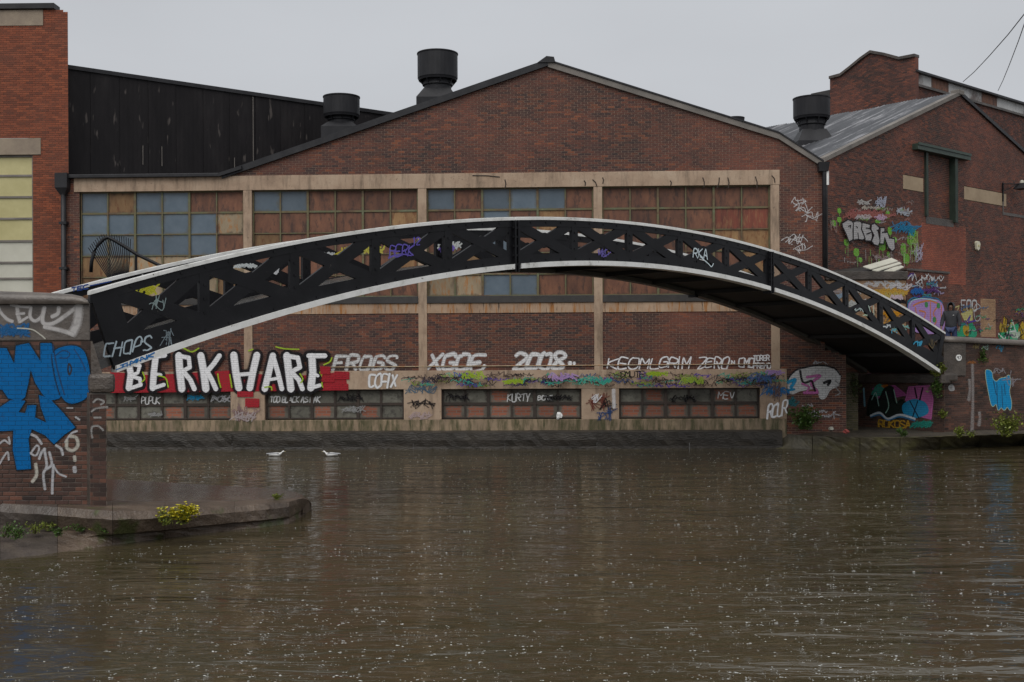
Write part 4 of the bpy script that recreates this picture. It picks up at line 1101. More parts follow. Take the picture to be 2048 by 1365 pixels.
for _ in range(30):
    G.tag(rt.uniform(1906, 2050), rt.uniform(606, 668), rt.uniform(8, 20), rt.uniform(5, 12), rt.choice([(.03, .3, .16), (.45, .32, .05), (.4, .4, .4), (.12, .06, .16), (.5, .5, .46), (.02, .02, .02), (.06, .16, .3)]), rt.uniform(1.2, 2.4), rt, .7)
for pts in ([(1996, 678), (2004, 650), (2012, 676)], [(2014, 680), (2018, 644), (2034, 640), (2042, 678)], [(2006, 632), (2014, 640), (2010, 660)], [(2032, 648), (2046, 640)]): G.stroke(pts, BLACK, 1.8, False, .4)
G.build(wk, 'green and yellow piece with grey tags low on the wall', kind='stuff')

# tall block behind
TC = at_depth(1831, 111, 56.0)
FT = Frame((TC.x, TC.y), R(41)); FTL = Frame((TC.x, TC.y), R(131))
tall = thing('brick_block', 'tall dark brick block with a curved parapet gable rising behind the workshop roof', 'building', FT.M)
# right face (along u) lower, with a band of sheets
top_r = FT.px(1835, 142)[1]; bz_t = FT.px(1835, 165)[1]
brick_wall(tall, [(.05, 6), (24, 6), (24, bz_t), (.05, bz_t)], [], M['brick2'], M['mortar_dk'], y=.25, singles=(3, bz_t - 1), nsing=120)
ns = 14
for i in range(ns):
    a, b = .05 + 24 * i / ns, .05 + 24 * (i + 1) / ns
    kk = 10; vs = []
    for q in range(kk + 1):
        x = a + (b - a) * q / kk; yy = .16 + (.02 if q % 2 else 0)
        vs += [(x, yy, bz_t), (x, yy, top_r - .06)]
    pyd('band_sheet', vs, [(2 * q, 2 * q + 2, 2 * q + 3, 2 * q + 1) for q in range(kk)], M['corr_w'] if i % 3 != 1 else M['pr'], tall)
MB().box(.02, 24, -.05, .6, top_r - .06, top_r + .04).build('roof_edge', M['lead'], tall)
MB().box(.02, 24, .12, .5, bz_t - .12, bz_t - .002).build('string_course', M['dstone'], tall)
MB().box(.03, 24, .27, 6, 5.8, top_r - .08).build('core_wall', M['slate'], tall)
# left face lies along the +v direction; build it in a turned child frame
def tl(px, py): q = FTL.px(px, py); return q
pts = [tl(1831, 112), tl(1800, 118), tl(1770, 110), tl(1742, 105), tl(1722, 119), tl(1700, 137), tl(1682, 151), tl(1660, 157)]
wid = pts[-1][0]
# front wall of the parapet, bricks laid in FTL's frame turned into FT's frame: x_t = -y, y_t = x
pw = thing('brick_parapet', 'curved brick parapet gable of the tall block, seen left of its corner', 'parapet', Matrix.Translation(FTL.o) @ Matrix.Rotation(R(131) + math.pi, 4, 'Z'))
lpts = [(-x, z) for x, z in pts]
brick_wall(pw, [(lpts[-1][0], 6), (0, 6)] + lpts, [], M['brick2'], M['mortar_dk'], y=0, singles=(lpts[3][0], lpts[3][1] - 2), nsing=120)
mb = MB()
for p, q in zip(lpts[:-1], lpts[1:]):
    mb.hull([(p[0], -.12, p[1] - .05), (p[0], .35, p[1] - .05), (p[0], .35, p[1] + .09), (p[0], -.12, p[1] + .09)], [(q[0], -.12, q[1] - .05), (q[0], .35, q[1] - .05), (q[0], .35, q[1] + .09), (q[0], -.12, q[1] + .09)])
mb.build('coping', M['dstone'], pw)
mb = MB(); mb.prism([(lpts[-1][0] + .02, 6), (-.02, 6)] + [(x - .01, z - .04) for x, z in lpts], .004, .3); mb.build('backing_wall', M['brick2'], pw)

PM = Matrix.Translation(FTL.o) @ Matrix.Rotation(R(131) + math.pi, 4, 'Z')
for ch in list(pw.children):
    ch.parent = tall; ch.matrix_parent_inverse = FT.M.inverted() @ PM
bpy.data.objects.remove(pw)
# lean-to in front of the workshop
FLT = Frame((0, 41.55), R(1))
lt_ = thing('brick_lean_to', 'low brick lean-to with a mossy coping and tags beside the footbridge end', 'outhouse', FLT.M)
a0, a1 = FLT.px(1650, 600)[0], FLT.px(1812, 600)[0]; zt_ = FLT.px(1730, 560)[1]
brick_wall(lt_, [(a0, 2.5), (a1, 2.5), (a1, zt_), (a0, zt_)], [], M['brick_tan'], M['mortar'], singles=(a1 - .9, zt_ - 1), nsing=200)
MB().box(a1 - .2, a1 - .002, .004, 1.4, 2.5, zt_).build('side_wall', M['brick_dk'], lt_)
MB().box(a0, a1 + .05, -.08, 1.5, zt_, zt_ + .3).build('coping', M['dstone'], lt_, bevel=.02)
for q_ in (((1726, 533), (1783, 516), (1796, 522), (1742, 538)), ((1744, 540), (1798, 524), (1803, 527), (1756, 542)), ((1768, 542), (1800, 530), (1808, 534), (1788, 543))):
    c_ = [FLT.px(q_[0][0], q_[0][1], .0), FLT.px(q_[1][0], q_[1][1], .9), FLT.px(q_[2][0], q_[2][1], .85), FLT.px(q_[3][0], q_[3][1], -.05)]
    yy = [.0, .9, .85, -.05]
    lo = [(c[0], y, c[1] - .03) for c, y in zip(c_, yy)]; hi = [(c[0], y, c[1]) for c, y in zip(c_, yy)]
    MB().hull(lo, hi).build('roof_sheet', M['palep'], lt_)
MB().hull([(a0, .1, zt_ + .31), (a1, .1, zt_ + .31), (a1, 1.4, zt_ + .31), (a0, 1.4, zt_ + .31)], [(a0 + .5, .5, zt_ + .4), (a1 - 1, .5, zt_ + .5), (a1 - .8, 1.4, zt_ + .6), (a0 + .3, 1.4, zt_ + .45)]).build('roof', M['slate'], lt_)
G = Paint(FLT, y=0, mortar=.35, wear=.3)
for x, y, w_, h_, c, n_ in ((1732, 562, 22, 16, (.5, .48, .48), 2), (1756, 560, 46, 18, (.5, .5, .5), 3), (1752, 577, 60, 16, (.5, .3, .05), 6), (1768, 585, 36, 14, (.45, .35, .1), 4), (1790, 566, 24, 16, (.5, .48, .5), 2), (1770, 598, 40, 10, BLACK, 4), (1782, 590, 22, 10, (.55, .45, .5), 3), (1700, 575, 30, 16, (.4, .38, .36), 3), (1660, 575, 40, 18, (.35, .3, .3), 3), (1664, 584, 26, 14, (.3, .4, .5), 4), (1712, 598, 26, 18, (.55, .55, .55), 6), (1690, 600, 26, 14, (.5, .52, .5), 3), (1770, 620, 26, 14, (.55, .25, .02), 8), (1740, 612, 30, 14, (.45, .3, .2), 3), (1786, 650, 26, 14, (.2, .45, .42), 3), (1774, 632, 26, 20, (.5, .25, .03), 5)):
    for _ in range(n_): G.tag(x, y, w_, h_, c, 2.4, rt, .8)
G.build(lt_, 'layered orange, grey and white tags')
FGW = Frame(FR.M @ Vector((0, -.55, 0)), R(41))
gw = thing('boundary_wall', 'low brick wall covered in graffiti with a purple and orange piece, behind the hooded man', 'wall', FGW.M)
g0_, g1_ = FGW.px(1813, 600)[0], FGW.px(1897, 600)[0]; gz_ = FGW.px(1813, 541)[1]
brick_wall(gw, [(g0_, 2.5), (g1_, 2.5), (g1_, gz_), (g0_, gz_)], [], M['brick2'], M['mortar_dk'], singles=((g0_ + g1_) / 2, 4.5), nsing=200)
MB().box(g0_ - .02, g1_ + .05, -.05, .5, gz_, gz_ + .08).build('coping', M['dstone'], gw)
MB().box(g1_ - .15, g1_ - .002, .004, .5, 2.5, gz_).build('end_wall', M['brick2'], gw)
G = Paint(FGW, y=0, mortar=.3, wear=.25)
for _ in range(46):
    G.tag(rt.uniform(1814, 1876), rt.uniform(546, 640), rt.uniform(8, 22), rt.uniform(6, 14), rt.choice([(.55, .56, .58), (.5, .55, .6), (.06, .3, .32), PURPLE, (.35, .3, .45), BLACK, (.04, .2, .38)]), rt.uniform(1.4, 2.6), rt, .75)
for x, y, w_, h_ in ((1816, 546, 16, 18), (1830, 550, 14, 18), (1842, 548, 12, 16), (1856, 552, 14, 12), (1872, 552, 10, 12)): G.tag(x, y, w_, h_, (.62, .63, .64), 2, rt, .9)
for _ in range(5): G.tag(1824, 577, 20, 12, (.02, .13, .4), 3.4, rt, .9)
for _ in range(4): G.tag(1848, 574, 24, 14, (.1, .04, .16), 2.4, rt, .9)
G.fill([(1814, 612), (1822, 602), (1842, 598), (1864, 600), (1880, 606), (1886, 630), (1880, 664), (1830, 664), (1816, 640)], (.42, .26, .56), .95, True, 2)
for pts in ([(1824, 612), (1836, 606), (1856, 602), (1874, 608)], [(1828, 616), (1832, 636), (1840, 660)], [(1836, 622), (1848, 626), (1844, 640)], [(1858, 606), (1858, 660)], [(1872, 614), (1864, 628), (1870, 642), (1862, 656)], [(1880, 612), (1880, 656)], [(1834, 640), (1846, 644)]): G.stroke(pts, (.58, .2, .07), 3.2, True)
for x, y in ((1850, 610), (1866, 640), (1874, 612)): G.fill([(x - 2.5, y - 4), (x + 2.5, y - 4), (x + 2.5, y + 4), (x - 2.5, y + 4)], (.06, .28, .08), .9, True, 1)
G.stroke([(1812, 622), (1814, 604), (1824, 596), (1836, 598), (1846, 594), (1860, 596), (1872, 598), (1882, 606)], (.02, .16, .3), 2.6, True)
G.stroke([(1815, 626), (1818, 608), (1826, 600), (1846, 598), (1870, 602)], (.4, .62, .62), 1.8, True)
G.build(gw, 'layered tags with a purple and orange bubble piece')

# =================================================================== 5. FOOTBRIDGE
Z0b, Z1b = 20.0, 20.0 * 1.921
P0 = Vector(((205 - CX) / FPX * Z0b, Z0b, 0)); P1 = Vector(((1885 - CX) / FPX * Z1b, Z1b, 0))
bd = (P1 - P0).normalized(); LB = (P1 - P0).length
FB = Frame((P0.x, P0.y), math.atan2(bd.y, bd.x))
top_px = [(180, 582), (300, 548), (440, 509), (600, 481), (760, 457), (850, 446), (1020, 433), (1100, 434), (1200, 440), (1320, 452), (1400, 463), (1500, 488), (1545, 502), (1600, 519), (1700, 559), (1800, 611), (1885, 663)]
bot_px = [(228, 746), (336, 704), (440, 669), (616, 619), (760, 581), (850, 562), (1020, 539), (1100, 533), (1200, 532), (1320, 541), (1400, 552), (1538, 582), (1600, 602), (1700, 646), (1800, 700), (1873, 746)]
tq = np.array([FB.px(*p) for p in top_px]); bq = np.array([FB.px(*p) for p in bot_px])
pt = np.polyfit(tq[:, 0], tq[:, 1], 4); pbm = np.polyfit(bq[:, 0], bq[:, 1], 4)
zt_f = lambda x: float(np.polyval(pt, x)); zb_f = lambda x: float(np.polyval(pbm, x))
bridge = thing('iron_footbridge', 'black cast iron arched footbridge with lattice sides and white painted edges over the canal', 'footbridge', FB.M)
xL_t, xL_b = FB.px(178, 585)[0], FB.px(228, 745)[0]
xR_t, xR_b = FB.px(1887, 663)[0], FB.px(1874, 746)[0]
WB = 2.75
pit = LB / 15
RAIL, TB, BBD, FLG = .075, .15, .20, .115
def curve_strip(mb, xs, lo, hi, y0, y1, m=0, fl=None):
    for a, b in zip(xs[:-1], xs[1:]):
        mb.hull([(a, y0, lo(a)), (a, y1, lo(a)), (a, y1, hi(a)), (a, y0, hi(a))], [(b, y0, lo(b)), (b, y1, lo(b)), (b, y1, hi(b)), (b, y0, hi(b))], m)
def seg_bar(mb, p, q, w_, y0, y1):
    p, q = Vector(p), Vector(q); t = (q - p).normalized(); n_ = Vector((-t.y, t.x)) * w_ / 2
    mb.prism([tuple(p + n_), tuple(p - n_), tuple(q - n_), tuple(q + n_)], y0, y1)
def BB(x):
    k = x / pit
    return .19 + .30 * max(0, 1 - k / 4) ** 1.6 + .36 * max(0, (k - 11.5) / 3.5) ** 2
def girder(y, side, label):
    """side -1: outer face towards the camera"""
    g = None
    mb = MB()
    xsT = list(np.linspace(xL_t, xR_t, 76)); xsB = list(np.linspace(xL_b, xR_b, 76))
    curve_strip(mb, xsT, lambda x: zt_f(x) - RAIL - TB, lambda x: zt_f(x) - RAIL, y - .05, y + .05)
    curve_strip(mb, xsB, lambda x: zb_f(x) + FLG, lambda x: zb_f(x) + FLG + BB(x), y - .05, y + .05)
    for k in range(15):
        a, b = k * pit, (k + 1) * pit
        if k == 0: a += .12
        ia, ib = a + .1, b - .1
        T = lambda x: zt_f(x) - RAIL - TB * .6
        Bm = lambda x: zb_f(x) + FLG + BB(x) * .75
        bw_ = .225 + .05 * max(0, 1 - k / 4)
        seg_bar(mb, (ia - .05, T(ia) + .02), (ib + .05, Bm(ib) - .02), bw_, y - .043, y + .043)
        seg_bar(mb, (ia - .05, Bm(ia) - .02), (ib + .05, T(ib) + .02), bw_, y - .040, y + .040)
        cx_, cz_ = (a + b) / 2, (T(ia) + T(ib) + Bm(ia) + Bm(ib)) / 4
        mb.prism([(cx_ + (.27 + (bw_ - .225)) * math.cos(i * math.pi / 4), cz_ + (.18 + (bw_ - .225) * .6) * math.sin(i * math.pi / 4)) for i in range(8)], y - .036, y + .036)
    for k in range(1, 15):
        x = k * pit; w_ = .1 if k % 5 else .17
        mb.prism([(x - w_, zb_f(x - w_) + FLG + .1), (x + w_, zb_f(x + w_) + FLG + .1), (x + w_, zt_f(x + w_) - RAIL - .05), (x - w_, zt_f(x - w_) - RAIL - .05)], y - .046, y + .046)
    for x0, x1, y0_, y1_ in ((xL_t, xL_b, 0, 0), (xR_b, xR_t, 0, 0)):
        s_ = 1 if x0 == xL_t else -1
        if s_ > 0: mb.prism([(xL_b, zb_f(xL_b) + .05), (xL_b + .42, zb_f(xL_b + .42) + .1), (xL_t + .46, zt_f(xL_t + .46) - .1), (xL_t, zt_f(xL_t) - .08)], y - .055, y + .055)
        else: mb.prism([(xR_b - .2, zb_f(xR_b - .2) + .1), (xR_b, zb_f(xR_b) + .03), (xR_t, zt_f(xR_t) - .05), (xR_t - .2, zt_f(xR_t - .2) - .1)], y - .055, y + .055)
    g = mb.build('girder', M['iron'], bridge, label)
    for i in range(3):
        sa, sb_ = (xL_t if i == 0 else i * 5 * pit + .03), (xR_t if i == 2 else (i + 1) * 5 * pit - .03)
        r = MB(); curve_strip(r, list(np.linspace(sa, sb_, 26)), lambda x: zt_f(x) - RAIL, lambda x: zt_f(x) - .012, y - .075, y + .075)
        curve_strip(r, list(np.linspace(sa, sb_, 26)), lambda x: zt_f(x) - .0118, lambda x: zt_f(x), y - .045, y + .045)
        r.build('handrail', M['white'], g)
        sa, sb_ = (xL_b if i == 0 else i * 5 * pit + .13), (xR_b if i == 2 else (i + 1) * 5 * pit - .06)
        f = MB(); curve_strip(f, list(np.linspace(sa, sb_, 26)), lambda x: zb_f(x), lambda x: zb_f(x) + FLG, y - .13, y + .13)
        f.build('flange', M['white'] if side < 0 else M['dflange'], g)
    bh = MB()
    for k in range(15):
        for f in (.0, .25, .5, .75):
            x = (k + f) * pit + .02
            if x < xL_b + .1 or x > xR_b - .1: continue
            for zz in (zb_f(x) + FLG + .05, zt_f(x) - RAIL - .06):
                bh.box(x - .018, x + .018, y - .068, y + .068, zz - .018, zz + .018)
        x = k * pit
        if k % 5:
            for q in (.3, .5, .7):
                zz = zb_f(x) + FLG + (zt_f(x) - RAIL - zb_f(x) - FLG) * q
                bh.box(x - .02, x + .02, y - .062, y + .062, zz - .02, zz + .02)
    bh.build('bolt_heads', M['iron'], g, kind='stuff')
    for k in (5, 10):
        x = k * pit
        j = MB()
        for s_, th_ in ((-.045, .04), (.05, .04)):
            j.box(x + s_ - th_ / 2, x + s_ + th_ / 2, y - .14, y + .14, zb_f(x) - .06, zt_f(x) - RAIL - .01)
        for zz in np.linspace(zb_f(x) + .1, zt_f(x) - .25, 5):
            for yy in (-.1, .1): j.box(x - .1, x + .11, y + yy - .022, y + yy + .022, zz - .022, zz + .022)
        j.build('joint_plate', M['iron'], g)
    return g
M['dflange'] = mottled('grey_weathered_flange', [(.3, (.045, .045, .04)), (.7, (.11, .105, .095))], 1.5, 6, .5, .2)
gn = girder(0, -1, 'near lattice girder with white flange and rail')
gf = girder(WB, 1, 'far lattice girder')
dk = MB()
xs = list(np.linspace(xL_b - .3, xR_b + .5, 60))
curve_strip(dk, xs, lambda x: zb_f(x) + .13, lambda x: zb_f(x) + .30, .06, WB - .06)
dk.m = [0] * len(dk.m)
dko = dk.build('deck', [M['asphalt'], M['iron_under']], bridge, 'wet tarmac walkway')
for pl in dko.data.polygons:
    if pl.normal.z < -.3: pl.material_index = 1
# cross ribs under the deck
for k in range(1, 15):
    x = k * pit
    MB().box(x - .05, x + .05, .14, WB - .14, zb_f(x) + .02, zb_f(x) + .128).build('cross_rib', M['iron_under'], dko)
gy = -.056
G = Paint(FB, y=gy, mortar=0, wear=.15, d0=.004)
G.text('CHOPS', 206, 716, 28, 15, (.40, .48, .53), 2.6, .3, -.16, .2, .14)
for _ in range(3): G.tag(304, 588, 22, 36, (.28, .36, .36), 1.6, rt, .8)
for _ in range(3): G.tag(322, 656, 24, 40, (.22, .27, .3), 1.5, rt, .7)
G.text('BERK', 778, 513, 20, 10, (.13, .1, .42), 2.4, .25, -.05, .15, .08); G.text('12', 828, 490, 14, 7, (.13, .1, .42), 2.2, .3)
G.stroke([(776, 517), (800, 509), (822, 512)], (.13, .1, .42), 2.2)
G.text('RKA', 1386, 515, 17, 8, (.62, .72, .76), 2.2, .25, .1, .05, .1)
G.stroke([(1400, 514), (1416, 528), (1422, 534), (1426, 528)], (.62, .72, .76), 2, True)
for _ in range(3): G.tag(1192, 497, 26, 18, (.16, .13, .42), 2, rt, .8)
G.tag(1706, 616, 16, 9, (.5, .6, .58), 1.8, rt); G.stroke([(1736, 612), (1740, 624)], (.45, .6, .5), 2, False); G.stroke([(1746, 612), (1747, 630)], (.5, .65, .55), 2, False)
G.tag(1724, 628, 10, 5, (.5, .66, .5), 1.6, rt)
G.tag(1768, 650, 12, 6, (.6, .64, .66), 2.4, rt); G.tag(1782, 654, 12, 14, (.08, .35, .5), 2.4, rt)
for _ in range(2): G.tag(1830, 682, 12, 10, (.06, .38, .6), 2.4, rt)
G.tag(1856, 678, 12, 20, (.2, .15, .07), 1.6, rt)
G.build(gn, 'pale tags sprayed on the black iron', 'graffiti')
G = Paint(FB, y=-.131, mortar=0, wear=.1, d0=.003)
G.text('TIMINK', 240, 738, 7, 11, (.02, .16, .42), 2.2, .3, -.37, .1, .1)
G.stroke([(232, 740), (290, 717)], (.02, .16, .42), 1.6, False)
G.build(gn, 'blue lettering on the white flange')
# graffiti on the inner face of the far girder
G = Paint(FB, y=WB - .052, mortar=0, wear=.1, d0=.004)
for x, y, w_, h_, c, n_ in ((265, 568, 44, 22, (.5, .48, .04), 6), (282, 550, 26, 20, (.6, .6, .6), 2), (438, 540, 30, 14, (.62, .62, .64), 4), (470, 528, 40, 8, (.62, .66, .66), 3), (530, 530, 24, 20, (.65, .66, .68), 4), (612, 505, 56, 14, (.6, .62, .62), 4), (680, 494, 34, 22, (.58, .5, .06), 5), (728, 492, 34, 16, (.6, .55, .1), 5), (880, 484, 34, 16, (.6, .62, .6), 5), (882, 492, 24, 14, (.2, .14, .5), 4), (345, 578, 18, 8, (.6, .6, .62), 2)):
    for _ in range(n_): G.tag(x, y, w_, h_, c, 3, rt, .9)
G.build(gf, 'yellow and white tags inside the far parapet', 'graffiti')
G = Paint(FB, y=WB - .076, mortar=0, wear=.1, d0=.003)
G.text('TEC', 143, 584, 8, 9, (.03, .07, .26), 2.2, .3, -.2, .1); G.stroke([(180, 572), (222, 563)], (.03, .07, .26), 2, False)
G.build(gf, 'dark blue tag on the far handrail', 'graffiti')

# =================================================================== 6. ABUTMENTS
ab = thing('bridge_abutment', 'near brick abutment with rounded stone coping and large blue graffiti', 'abutment', FAB.M)
def ax(px, py=800): return FAB.px(px, py)[0]
def az(py, px=100): return FAB.px(px, py)[1]
apoly = [(ax(-330), .45), (ax(183), .45), (ax(183), az(683)), (ax(-330), az(683))]
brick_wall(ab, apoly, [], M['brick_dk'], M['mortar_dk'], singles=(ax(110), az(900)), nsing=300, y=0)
ppoly = [(ax(183) + .004, .4), (ax(217), .4), (ax(217), az(785)), (ax(183) + .004, az(785))]
brick_wall(ab, ppoly, [], M['brick_dk'], M['mortar_dk'], y=-.1, name='pilaster')
MB().box(ax(183) + .002, ax(217), -.098, 2.5, .3, az(786)).build('pilaster_core', M['dstone'], ab)
MB().box(ax(-330), ax(183) - .002, .004, 2.5, .3, az(684)).build('core', M['dstone'], ab)
MB().box(ax(-330), ax(181), -.02, 1.0, az(682), az(608)).build('parapet_block', M['coping'], ab, 'smooth upper stone course with white tags', bevel=.02)
# rounded coping, lying along the wall and dropping at its end
cp = []
xs = [-330, -100, 0, 100, 150, 168, 178, 183]; tops = [580, 580, 582, 585, 588, 592, 600, 612]
prof = [(-.10, 0), (-.13, .06), (-.12, .14), (-.06, .2), (.1, .235), (.5, .235), (.9, .2), (1.05, .05), (1.05, 0)]
vs, fs = [], []
for x, t_ in zip(xs, tops):
    zz = az(t_, x) - az(609, x); zb_ = az(609, x)
    for yy, h_ in prof: vs.append((ax(x, 600), yy, zb_ + max(.0, h_ / .235 * zz)))
m_ = len(prof)
fs = [(i * m_ + q, (i + 1) * m_ + q, (i + 1) * m_ + q + 1, i * m_ + q + 1) for i in range(len(xs) - 1) for q in range(m_ - 1)] + [tuple(range((len(xs) - 1) * m_, len(xs) * m_))]
co = pyd('coping', vs, fs, M['coping'], ab, smooth=True)
bm = bmesh.new(); bm.from_mesh(co.data); bmesh.ops.recalc_face_normals(bm, faces=bm.faces); bm.to_mesh(co.data); bm.free()
MB().hull([(ax(183) + .003, -.02, az(683)), (ax(186), -.02, az(683)), (ax(186), 1, az(683)), (ax(183) + .003, 1, az(683))], [(ax(183) + .003, -.02, az(748)), (ax(206), -.02, az(748)), (ax(206), 1, az(748)), (ax(183) + .003, 1, az(748))]).build('skewback', M['dstone'], ab)
mb = MB()
for i in range(1): mb.box(ax(184), ax(234), -.16, .9, az(786), az(748))
cb_ = mb.build('corbel_stone', M['dstone'], ab, 'bulging stone carrying the girder end', bevel=.07)
G = Paint(FAB, y=-.02, mortar=0, wear=.35, d0=.006)
def z7(p): return [(x / 5.935, 570 + y / 5.935) for x, y in p]
for pts, w_ in (([(-20, 260), (20, 340), (90, 410), (150, 435)], 5), ([(140, 200), (200, 250), (215, 350), (240, 440)], 6), ([(130, 240), (260, 260), (360, 265)], 4), ([(200, 350), (290, 340)], 4), ([(240, 440), (330, 385)], 4), ([(370, 270), (360, 380), (420, 430), (500, 370), (530, 270)], 5), ([(620, 380), (690, 340), (700, 270)], 6), ([(530, 270), (505, 420), (545, 468), (640, 455), (760, 380), (930, 250)], 6), ([(940, 250), (920, 440), (860, 580)], 12), ([(860, 585), (700, 535), (530, 500)], 6)):
    G.stroke(z7(pts), (.52, .5, .49), w_, True, .9, .8)
for _ in range(5): G.tag(-4, 648, 62, 26, (.02, .12, .3), 4, rt, .7)
G.stroke(z7([(210, 515), (380, 530), (480, 590), (540, 640)]), (.45, .44, .38), 2.4, True)
G.build(ab, 'white sprayed letters on the upper stones')
G = Paint(FAB, y=0, mortar=.3, wear=.22, d0=.013)
WN = [(-14, 698), (13, 698), (30, 732), (34, 693), (58, 688), (83, 727), (83, 688), (103, 688), (110, 738), (128, 784), (118, 797), (104, 800), (88, 790), (72, 765), (62, 735), (57, 764), (50, 794), (40, 803), (18, 796), (7, 780), (-14, 772)]
DD = [(108, 708), (124, 696), (150, 693), (168, 704), (177, 730), (180, 760), (176, 790), (160, 803), (140, 806), (126, 794), (117, 770), (110, 738)]
TT = [(-14, 862), (-14, 826), (22, 802), (50, 803), (36, 826), (52, 828), (57, 812), (72, 812), (70, 836), (96, 848), (84, 815), (80, 792), (98, 797), (125, 825), (150, 855), (130, 868), (109, 887), (92, 870), (64, 857), (57, 878), (62, 937), (36, 939), (28, 900), (29, 860)]
for q in (WN, TT): G.stroke(q + [q[0]], (.02, .025, .03), 7, False, .4, .8)
G.stroke(DD + [DD[0]], (.02, .025, .03), 7, True, .4, .8)
for q in (WN, TT): G.fill(q, BLUE, .97, False, 2)
G.fill(DD, BLUE, .97, True, 2)
G.stroke([(139, 728), (137, 740), (140, 750), (144, 738), (139, 728)], (.03, .03, .035), 3, True)
G.stroke([(112, 712), (126, 702), (140, 706), (136, 716), (120, 716)], (.02, .04, .1), 1.6, True); G.stroke([(150, 700), (164, 722), (172, 742)], (.02, .06, .16), 2, True)
G.stroke([(107, 690), (116, 740), (130, 790)], (.02, .05, .12), 2.4, True)
G.build(ab, 'large blue letters L N D over a blue T shape')
G = Paint(FAB, y=0, mortar=.3, wear=.3, d0=.018)
def z8(p): return [(x / 5.935, 780 + y / 5.935) for x, y in p]
for pts, w_ in (([(360, 750), (430, 780), (470, 700), (440, 660), (380, 740)], 3), ([(470, 820), (500, 740), (540, 700)], 4), ([(530, 700), (560, 900), (520, 1000), (540, 1180)], 4), ([(590, 740), (620, 880), (560, 940)], 4), ([(640, 890), (630, 1050), (625, 1230)], 4), ([(640, 900), (700, 990), (790, 1030)], 3), ([(670, 660), (730, 700), (750, 770)], 4), ([(780, 620), (850, 520), (920, 490)], 3), ([(800, 600), (800, 690), (870, 720), (930, 660), (910, 570), (840, 550)], 5), ([(890, 790), (895, 840)], 5), ([(890, 920), (895, 970)], 6), ([(0, 640), (60, 600), (120, 640), (110, 560)], 3), ([(0, 880), (60, 780), (100, 740), (110, 830)], 3), ([(430, 880), (440, 1010), (390, 1090)], 5), ([(380, 530), (440, 560), (500, 640)], 4), ([(800, 215), (870, 215)], 2), ([(900, 320), (950, 355)], 3)):
    G.stroke(z8(pts), (.48, .48, .5) if w_ != 5 else (.5, .48, .42), w_, True, .8, .8)
G.build(ab, 'white scribbled tags low on the brick')
G = Paint(FAB, y=-.1, mortar=.3, wear=.4, d0=.014)
for pts in ([(1110, 150), (1160, 110), (1240, 140), (1200, 175)], [(1090, 260), (1150, 220), (1280, 205)], [(1120, 330), (1200, 330)], [(1090, 500), (1100, 440), (1170, 430), (1230, 480)], [(1100, 570), (1090, 520)]): G.stroke(z8(pts), (.35, .34, .33), 3, True, .8, .7)
G.build(ab, 'faint grey tags on the pilaster')

for ch in ab.children:
    if ch.name.split('.')[0] in ('core', 'parapet_block', 'coping', 'skewback', 'corbel_stone', 'pilaster_core'):
        for v in ch.data.vertices:
            if v.co.y > .05: v.co.x -= .95 * v.co.y
# far abutment and parapet
FA = Frame((P1.x - bd.x * .12, P1.y - bd.y * .12), math.atan2(bd.y, bd.x) - math.pi / 2)
fa = thing('bridge_abutment', 'far brick abutment in deep shade under the bridge with a black, blue and pink piece', 'abutment', FA.M)
wq = -4.4
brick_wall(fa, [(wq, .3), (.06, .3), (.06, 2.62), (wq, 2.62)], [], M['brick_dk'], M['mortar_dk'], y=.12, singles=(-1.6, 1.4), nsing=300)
MB().box(wq, -.35, .124, 3, .2, 2.6).build('core', M['dstone'], fa)
MB().box(-WB - .4, .1, -.12, .5, zb_f(xR_b) - .34, zb_f(xR_b) - .04).build('bearing_stone', M['dstone'], fa, bevel=.03)
G = Paint(FA, y=.12, mortar=.3, wear=.15, d0=.013)
G.fill([(1818, 775), (1860, 772), (1866, 800), (1862, 838), (1830, 830), (1812, 800)], PINK, .9, False, 3); G.fill([(1746, 778), (1790, 772), (1812, 790), (1760, 800)], (.42, .1, .3), .9, False, 3)
G.fill([(1744, 790), (1756, 770), (1768, 774), (1764, 790)], TEAL, .8, True, 2); G.fill([(1764, 772), (1776, 770), (1776, 780)], ORANGE, .8, False, 2)
G.fill([(1736, 830), (1742, 792), (1758, 800), (1770, 778), (1786, 776), (1790, 806), (1806, 800), (1812, 826), (1796, 836), (1770, 838), (1756, 826)], (.015, .022, .018), 1, True, 3)
G.fill([(1806, 812), (1826, 800), (1850, 806), (1856, 826), (1830, 836), (1812, 832)], SKY_B, .9, True, 2)
for pts, c, w_ in (([(1744, 800), (1752, 786), (1758, 812)], (.3, .5, .45), 2), ([(1772, 784), (1778, 812), (1772, 826)], (.3, .5, .42), 2), ([(1788, 780), (1794, 806)], (.3, .5, .42), 2), ([(1742, 832), (1760, 826), (1776, 838), (1800, 830), (1830, 838)], (.6, .66, .7), 4), ([(1742, 835), (1760, 830), (1776, 841), (1800, 834), (1830, 842)], (.04, .2, .4), 2), ([(1820, 802), (1838, 836)], BLACK, 2), ([(1836, 802), (1826, 834)], BLACK, 2), ([(1830, 776), (1834, 796)], BLACK, 3), ([(1846, 776), (1840, 800)], BLACK, 3), ([(1728, 778), (1730, 812)], (.2, .4, .5), 4)): G.stroke(pts, c, w_, True)
G.build(fa, 'black letters with sky blue and pink in the shade of the bridge')
G = Paint(FA, y=.12, mortar=.3, wear=.15, d0=.016)
G.text('ROKOSA', 1758, 855, 14, 9, (.45, .26, .03), 2.8, .2, .02)
for _ in range(4): G.tag(1826, 842, 38, 14, (.03, .28, .22), 3, rt, .7)
for x, y, w_, h_ in ((1735, 746, 20, 6), (1785, 734, 24, 10), (1730, 718, 60, 6)): G.tag(x, y, w_, h_, (.25, .14, .22), 1.8, rt, .5)
G.build(fa, 'orange and teal tags low under the bridge')
